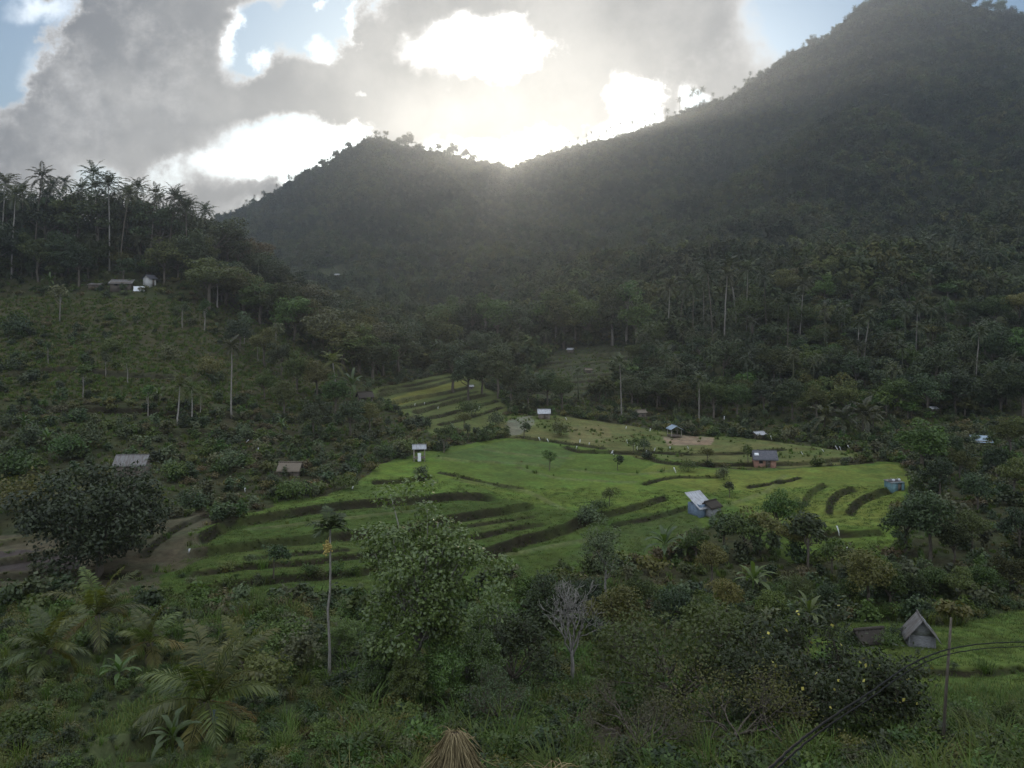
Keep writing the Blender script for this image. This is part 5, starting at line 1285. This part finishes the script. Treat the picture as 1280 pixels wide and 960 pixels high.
flags([(905, 524, 1.2, 0.05), (965, 549, 1.1, -0.2), (1005, 567, 0.8, -0.8), (1031, 564, 0.8, -0.7), (1049, 562, 1.1, -0.6), (1053, 563, 1.1, -0.5), (1064, 561, 1.1, -0.6), (1069, 559, 1.0, -0.6)],
      'white strip flag along the back of the bright paddies', 'flags behind the bright paddies')
flags([(518, 506, 0.9), (530, 504, 0.8), (547, 510, 0.9), (589, 516, 1.1), (593, 515, 1.1), (598, 511, 1.1), (579, 456, 1.1)], 'small white flag on the far curved terraces', 'flags on the far curved terraces')
flags([(236, 634, 0.6, 0.9), (252, 632, 0.6, -0.9), (306, 552, 0.7, 0.9), (322, 566, 1.2, 0.1), (305, 616, 1.0), (440, 610, 0.6), (235, 692, 0.7)], 'white flag beside the left paddies', 'flags beside the left paddies')
flags([(1052, 675, 1.9, -0.3), (1057, 693, 1.0, 0.3)], 'long leaning white flag pole below the bright paddies', 'flags below the bright paddies')

# ------------------------------------------------------------------ the overhead wires on a thin pole at the right
mb = MB(); pb_ = at_depth(1176, 27.0); ptop = Vector(((1189 - 640) / F * 27.0, 27.0, (HV - 772) / F * 27.0))
mb.tube([pb_ - Vector((0, 0, 0.6)), pb_.lerp(ptop, 0.5), ptop], [0.06, 0.05, 0.04], 8)
o = link('utility_pole', mb.mesh('utility_pole', M['bark'], True)); tag(o, 'thin grey leaning pole that carries the black wires', 'pole')
M['cable'] = rough_mat('cable', (0.012, 0.012, 0.013), (0.02, 0.02, 0.022), 5.0, 0.6)
wire_px = [(930, 990, 9.5), (1000, 926, 13), (1045, 893, 16), (1090, 864, 19), (1135, 832, 22.5), (1180, 813, 26.5), (1225, 805, 30), (1290, 802, 36), (1420, 798, 48), (1700, 770, 80)]
for k, off in enumerate((0.0, 0.055)):
    P3 = np.array([((u - 640) / F * d, d, (HV - v) / F * d) for u, v, d in wire_px]); P3[:, 2] -= off * (1 + 0.08 * P3[:, 1])
    tt = np.arange(len(P3)); tq = np.linspace(0, len(P3) - 1, 120)
    pts = np.stack([pchip(tt, P3[:, i], tq) for i in range(3)], 1); 
    for _ in range(3): pts[2:-2] = (pts[:-4] + pts[1:-3] + pts[2:-2] + pts[3:-1] + pts[4:]) / 5
    pts += np.random.RandomState(k).normal(size=pts.shape) * 0.004
    mb = MB(); mb.tube(pts, 0.022 if k == 0 else 0.017, 6)
    o = link('power_cable', mb.mesh('power_cable', M['cable'], True)); tag(o, 'thicker upper black overhead cable at lower right' if k == 0 else 'thinner lower black overhead cable at lower right', 'cable')

# ------------------------------------------------------------------ thatched roofs just below the viewpoint
M['straw'] = leaf_mat('straw', (0.115, 0.098, 0.080), (0.30, 0.265, 0.22), 0.1, 0.7, 0.2)
M['straw_old'] = rough_mat('straw_old', (0.075, 0.055, 0.042), (0.17, 0.13, 0.10), 12.0, 0.95, (4, 4, 0.7))
def thatch_roof(label, apex_px, d, rad, h, seed, n_=900, ridge_dir=0.6, ridge_len=0.5, curl=0.3, loose=6):
    rng = np.random.RandomState(seed)
    ax = np.array([(apex_px[0] - 640) / F * d, d, (HV - apex_px[1]) / F * d])
    base = at_depth(apex_px[0], d)
    t = thing('thatched_hut', label, 'thatched roof', (ax[0], ax[1], base.z)); hz_ = ax[2] - base.z
    rd = np.array([math.cos(ridge_dir), math.sin(ridge_dir), 0.0])
    # core: a steep hipped cap
    vs = []; k = 28; m = 6
    for j in range(m + 1):
        b = j / m
        for i in range(k):
            a = i * 2 * math.pi / k; dv = np.array([math.cos(a), math.sin(a), 0])
            rr = rad * (b ** 0.85) * (1 + 0.05 * math.sin(i * 5.1)); p = rd * ridge_len * np.clip(dv @ rd * 1.4, -1, 1) * (0.4 + 0.6 * min(1, b * 3)) * 0.5 + dv * (rr + 0.012) + np.array([0, 0, hz_ - b * h - 0.012])
            vs.append(p)
    qd = [(j * k + i, j * k + (i + 1) % k, (j + 1) * k + (i + 1) % k, (j + 1) * k + i) for j in range(m) for i in range(k)]
    core = MB().add(vs, qd); link('roof', core.mesh('roof', M['straw_old'], True), parent=t)
    st_ = MB()
    for i in range(n_):
        a = rng.uniform(0, 6.28); dv = np.array([math.cos(a), math.sin(a), 0]); b0 = rng.uniform(0, 0.8) ** 1.3; ln = rng.uniform(0.2, 0.5)
        pts = []
        lift = rng.uniform(0, 0.02) + (0.05 * rng.rand() if rng.rand() < 0.12 else 0)
        for q_ in np.linspace(0, 1, 5):
            b = min(1.05, b0 + q_ * ln / h * 0.7); rr = rad * (b ** 0.85)
            p = rd * ridge_len * np.clip(dv @ rd * 1.4, -1, 1) * (0.15 + 0.85 * min(1, b * 3)) * 0.5 + dv * (rr + 0.02 + lift * (1 + 2 * q_)) + np.array([0, 0, hz_ - b * h + lift * q_])
            pts.append(p + rng.normal(size=3) * 0.004)
        st_.tube(pts, [0.003, 0.0045, 0.004, 0.003, 0.001], 3)
    for i in range(loose):    # loose strands bending off the top
        a = rng.uniform(0, 6.28); dv = np.array([math.cos(a), math.sin(a), 0]); L = rng.uniform(0.12, 0.34); p = rd * ridge_len * rng.uniform(-0.5, 0.5) * 0.6 + np.array([0, 0, hz_ - 0.02])
        pts = [p + dv * L * q_ + np.array([0, 0, (0.04 * math.sin(q_ * 2.4) * curl / 0.3 - 0.10 * q_ * q_)]) for q_ in np.linspace(0, 1, 6)]
        st_.tube(pts, [0.004, 0.004, 0.0035, 0.003, 0.002, 0.001], 3)
    link('straw', st_.mesh('straw', M['straw']), parent=t)
    for sx, sy in ((-1, -1), (-1, 1), (1, -1), (1, 1)):
        mb = MB(); mb.tube([(sx * rad * 0.55, sy * rad * 0.55, -2.5), (sx * rad * 0.55, sy * rad * 0.55, hz_ - h * 0.55)], 0.05, 7); link('post', mb.mesh('post', M['post']), parent=t)
thatch_roof('peaked thatched roof with straw tips, nearest thing at the bottom edge', (568, 914), 7.0, 0.52, 2.1, 1, 2600, 0.35, 0.2)
thatch_roof('lower thatched roof with loose bent straw right of the peaked one', (690, 962), 7.6, 1.2, 1.6, 2, 1800, 0.15, 0.6, 0.5, 34)
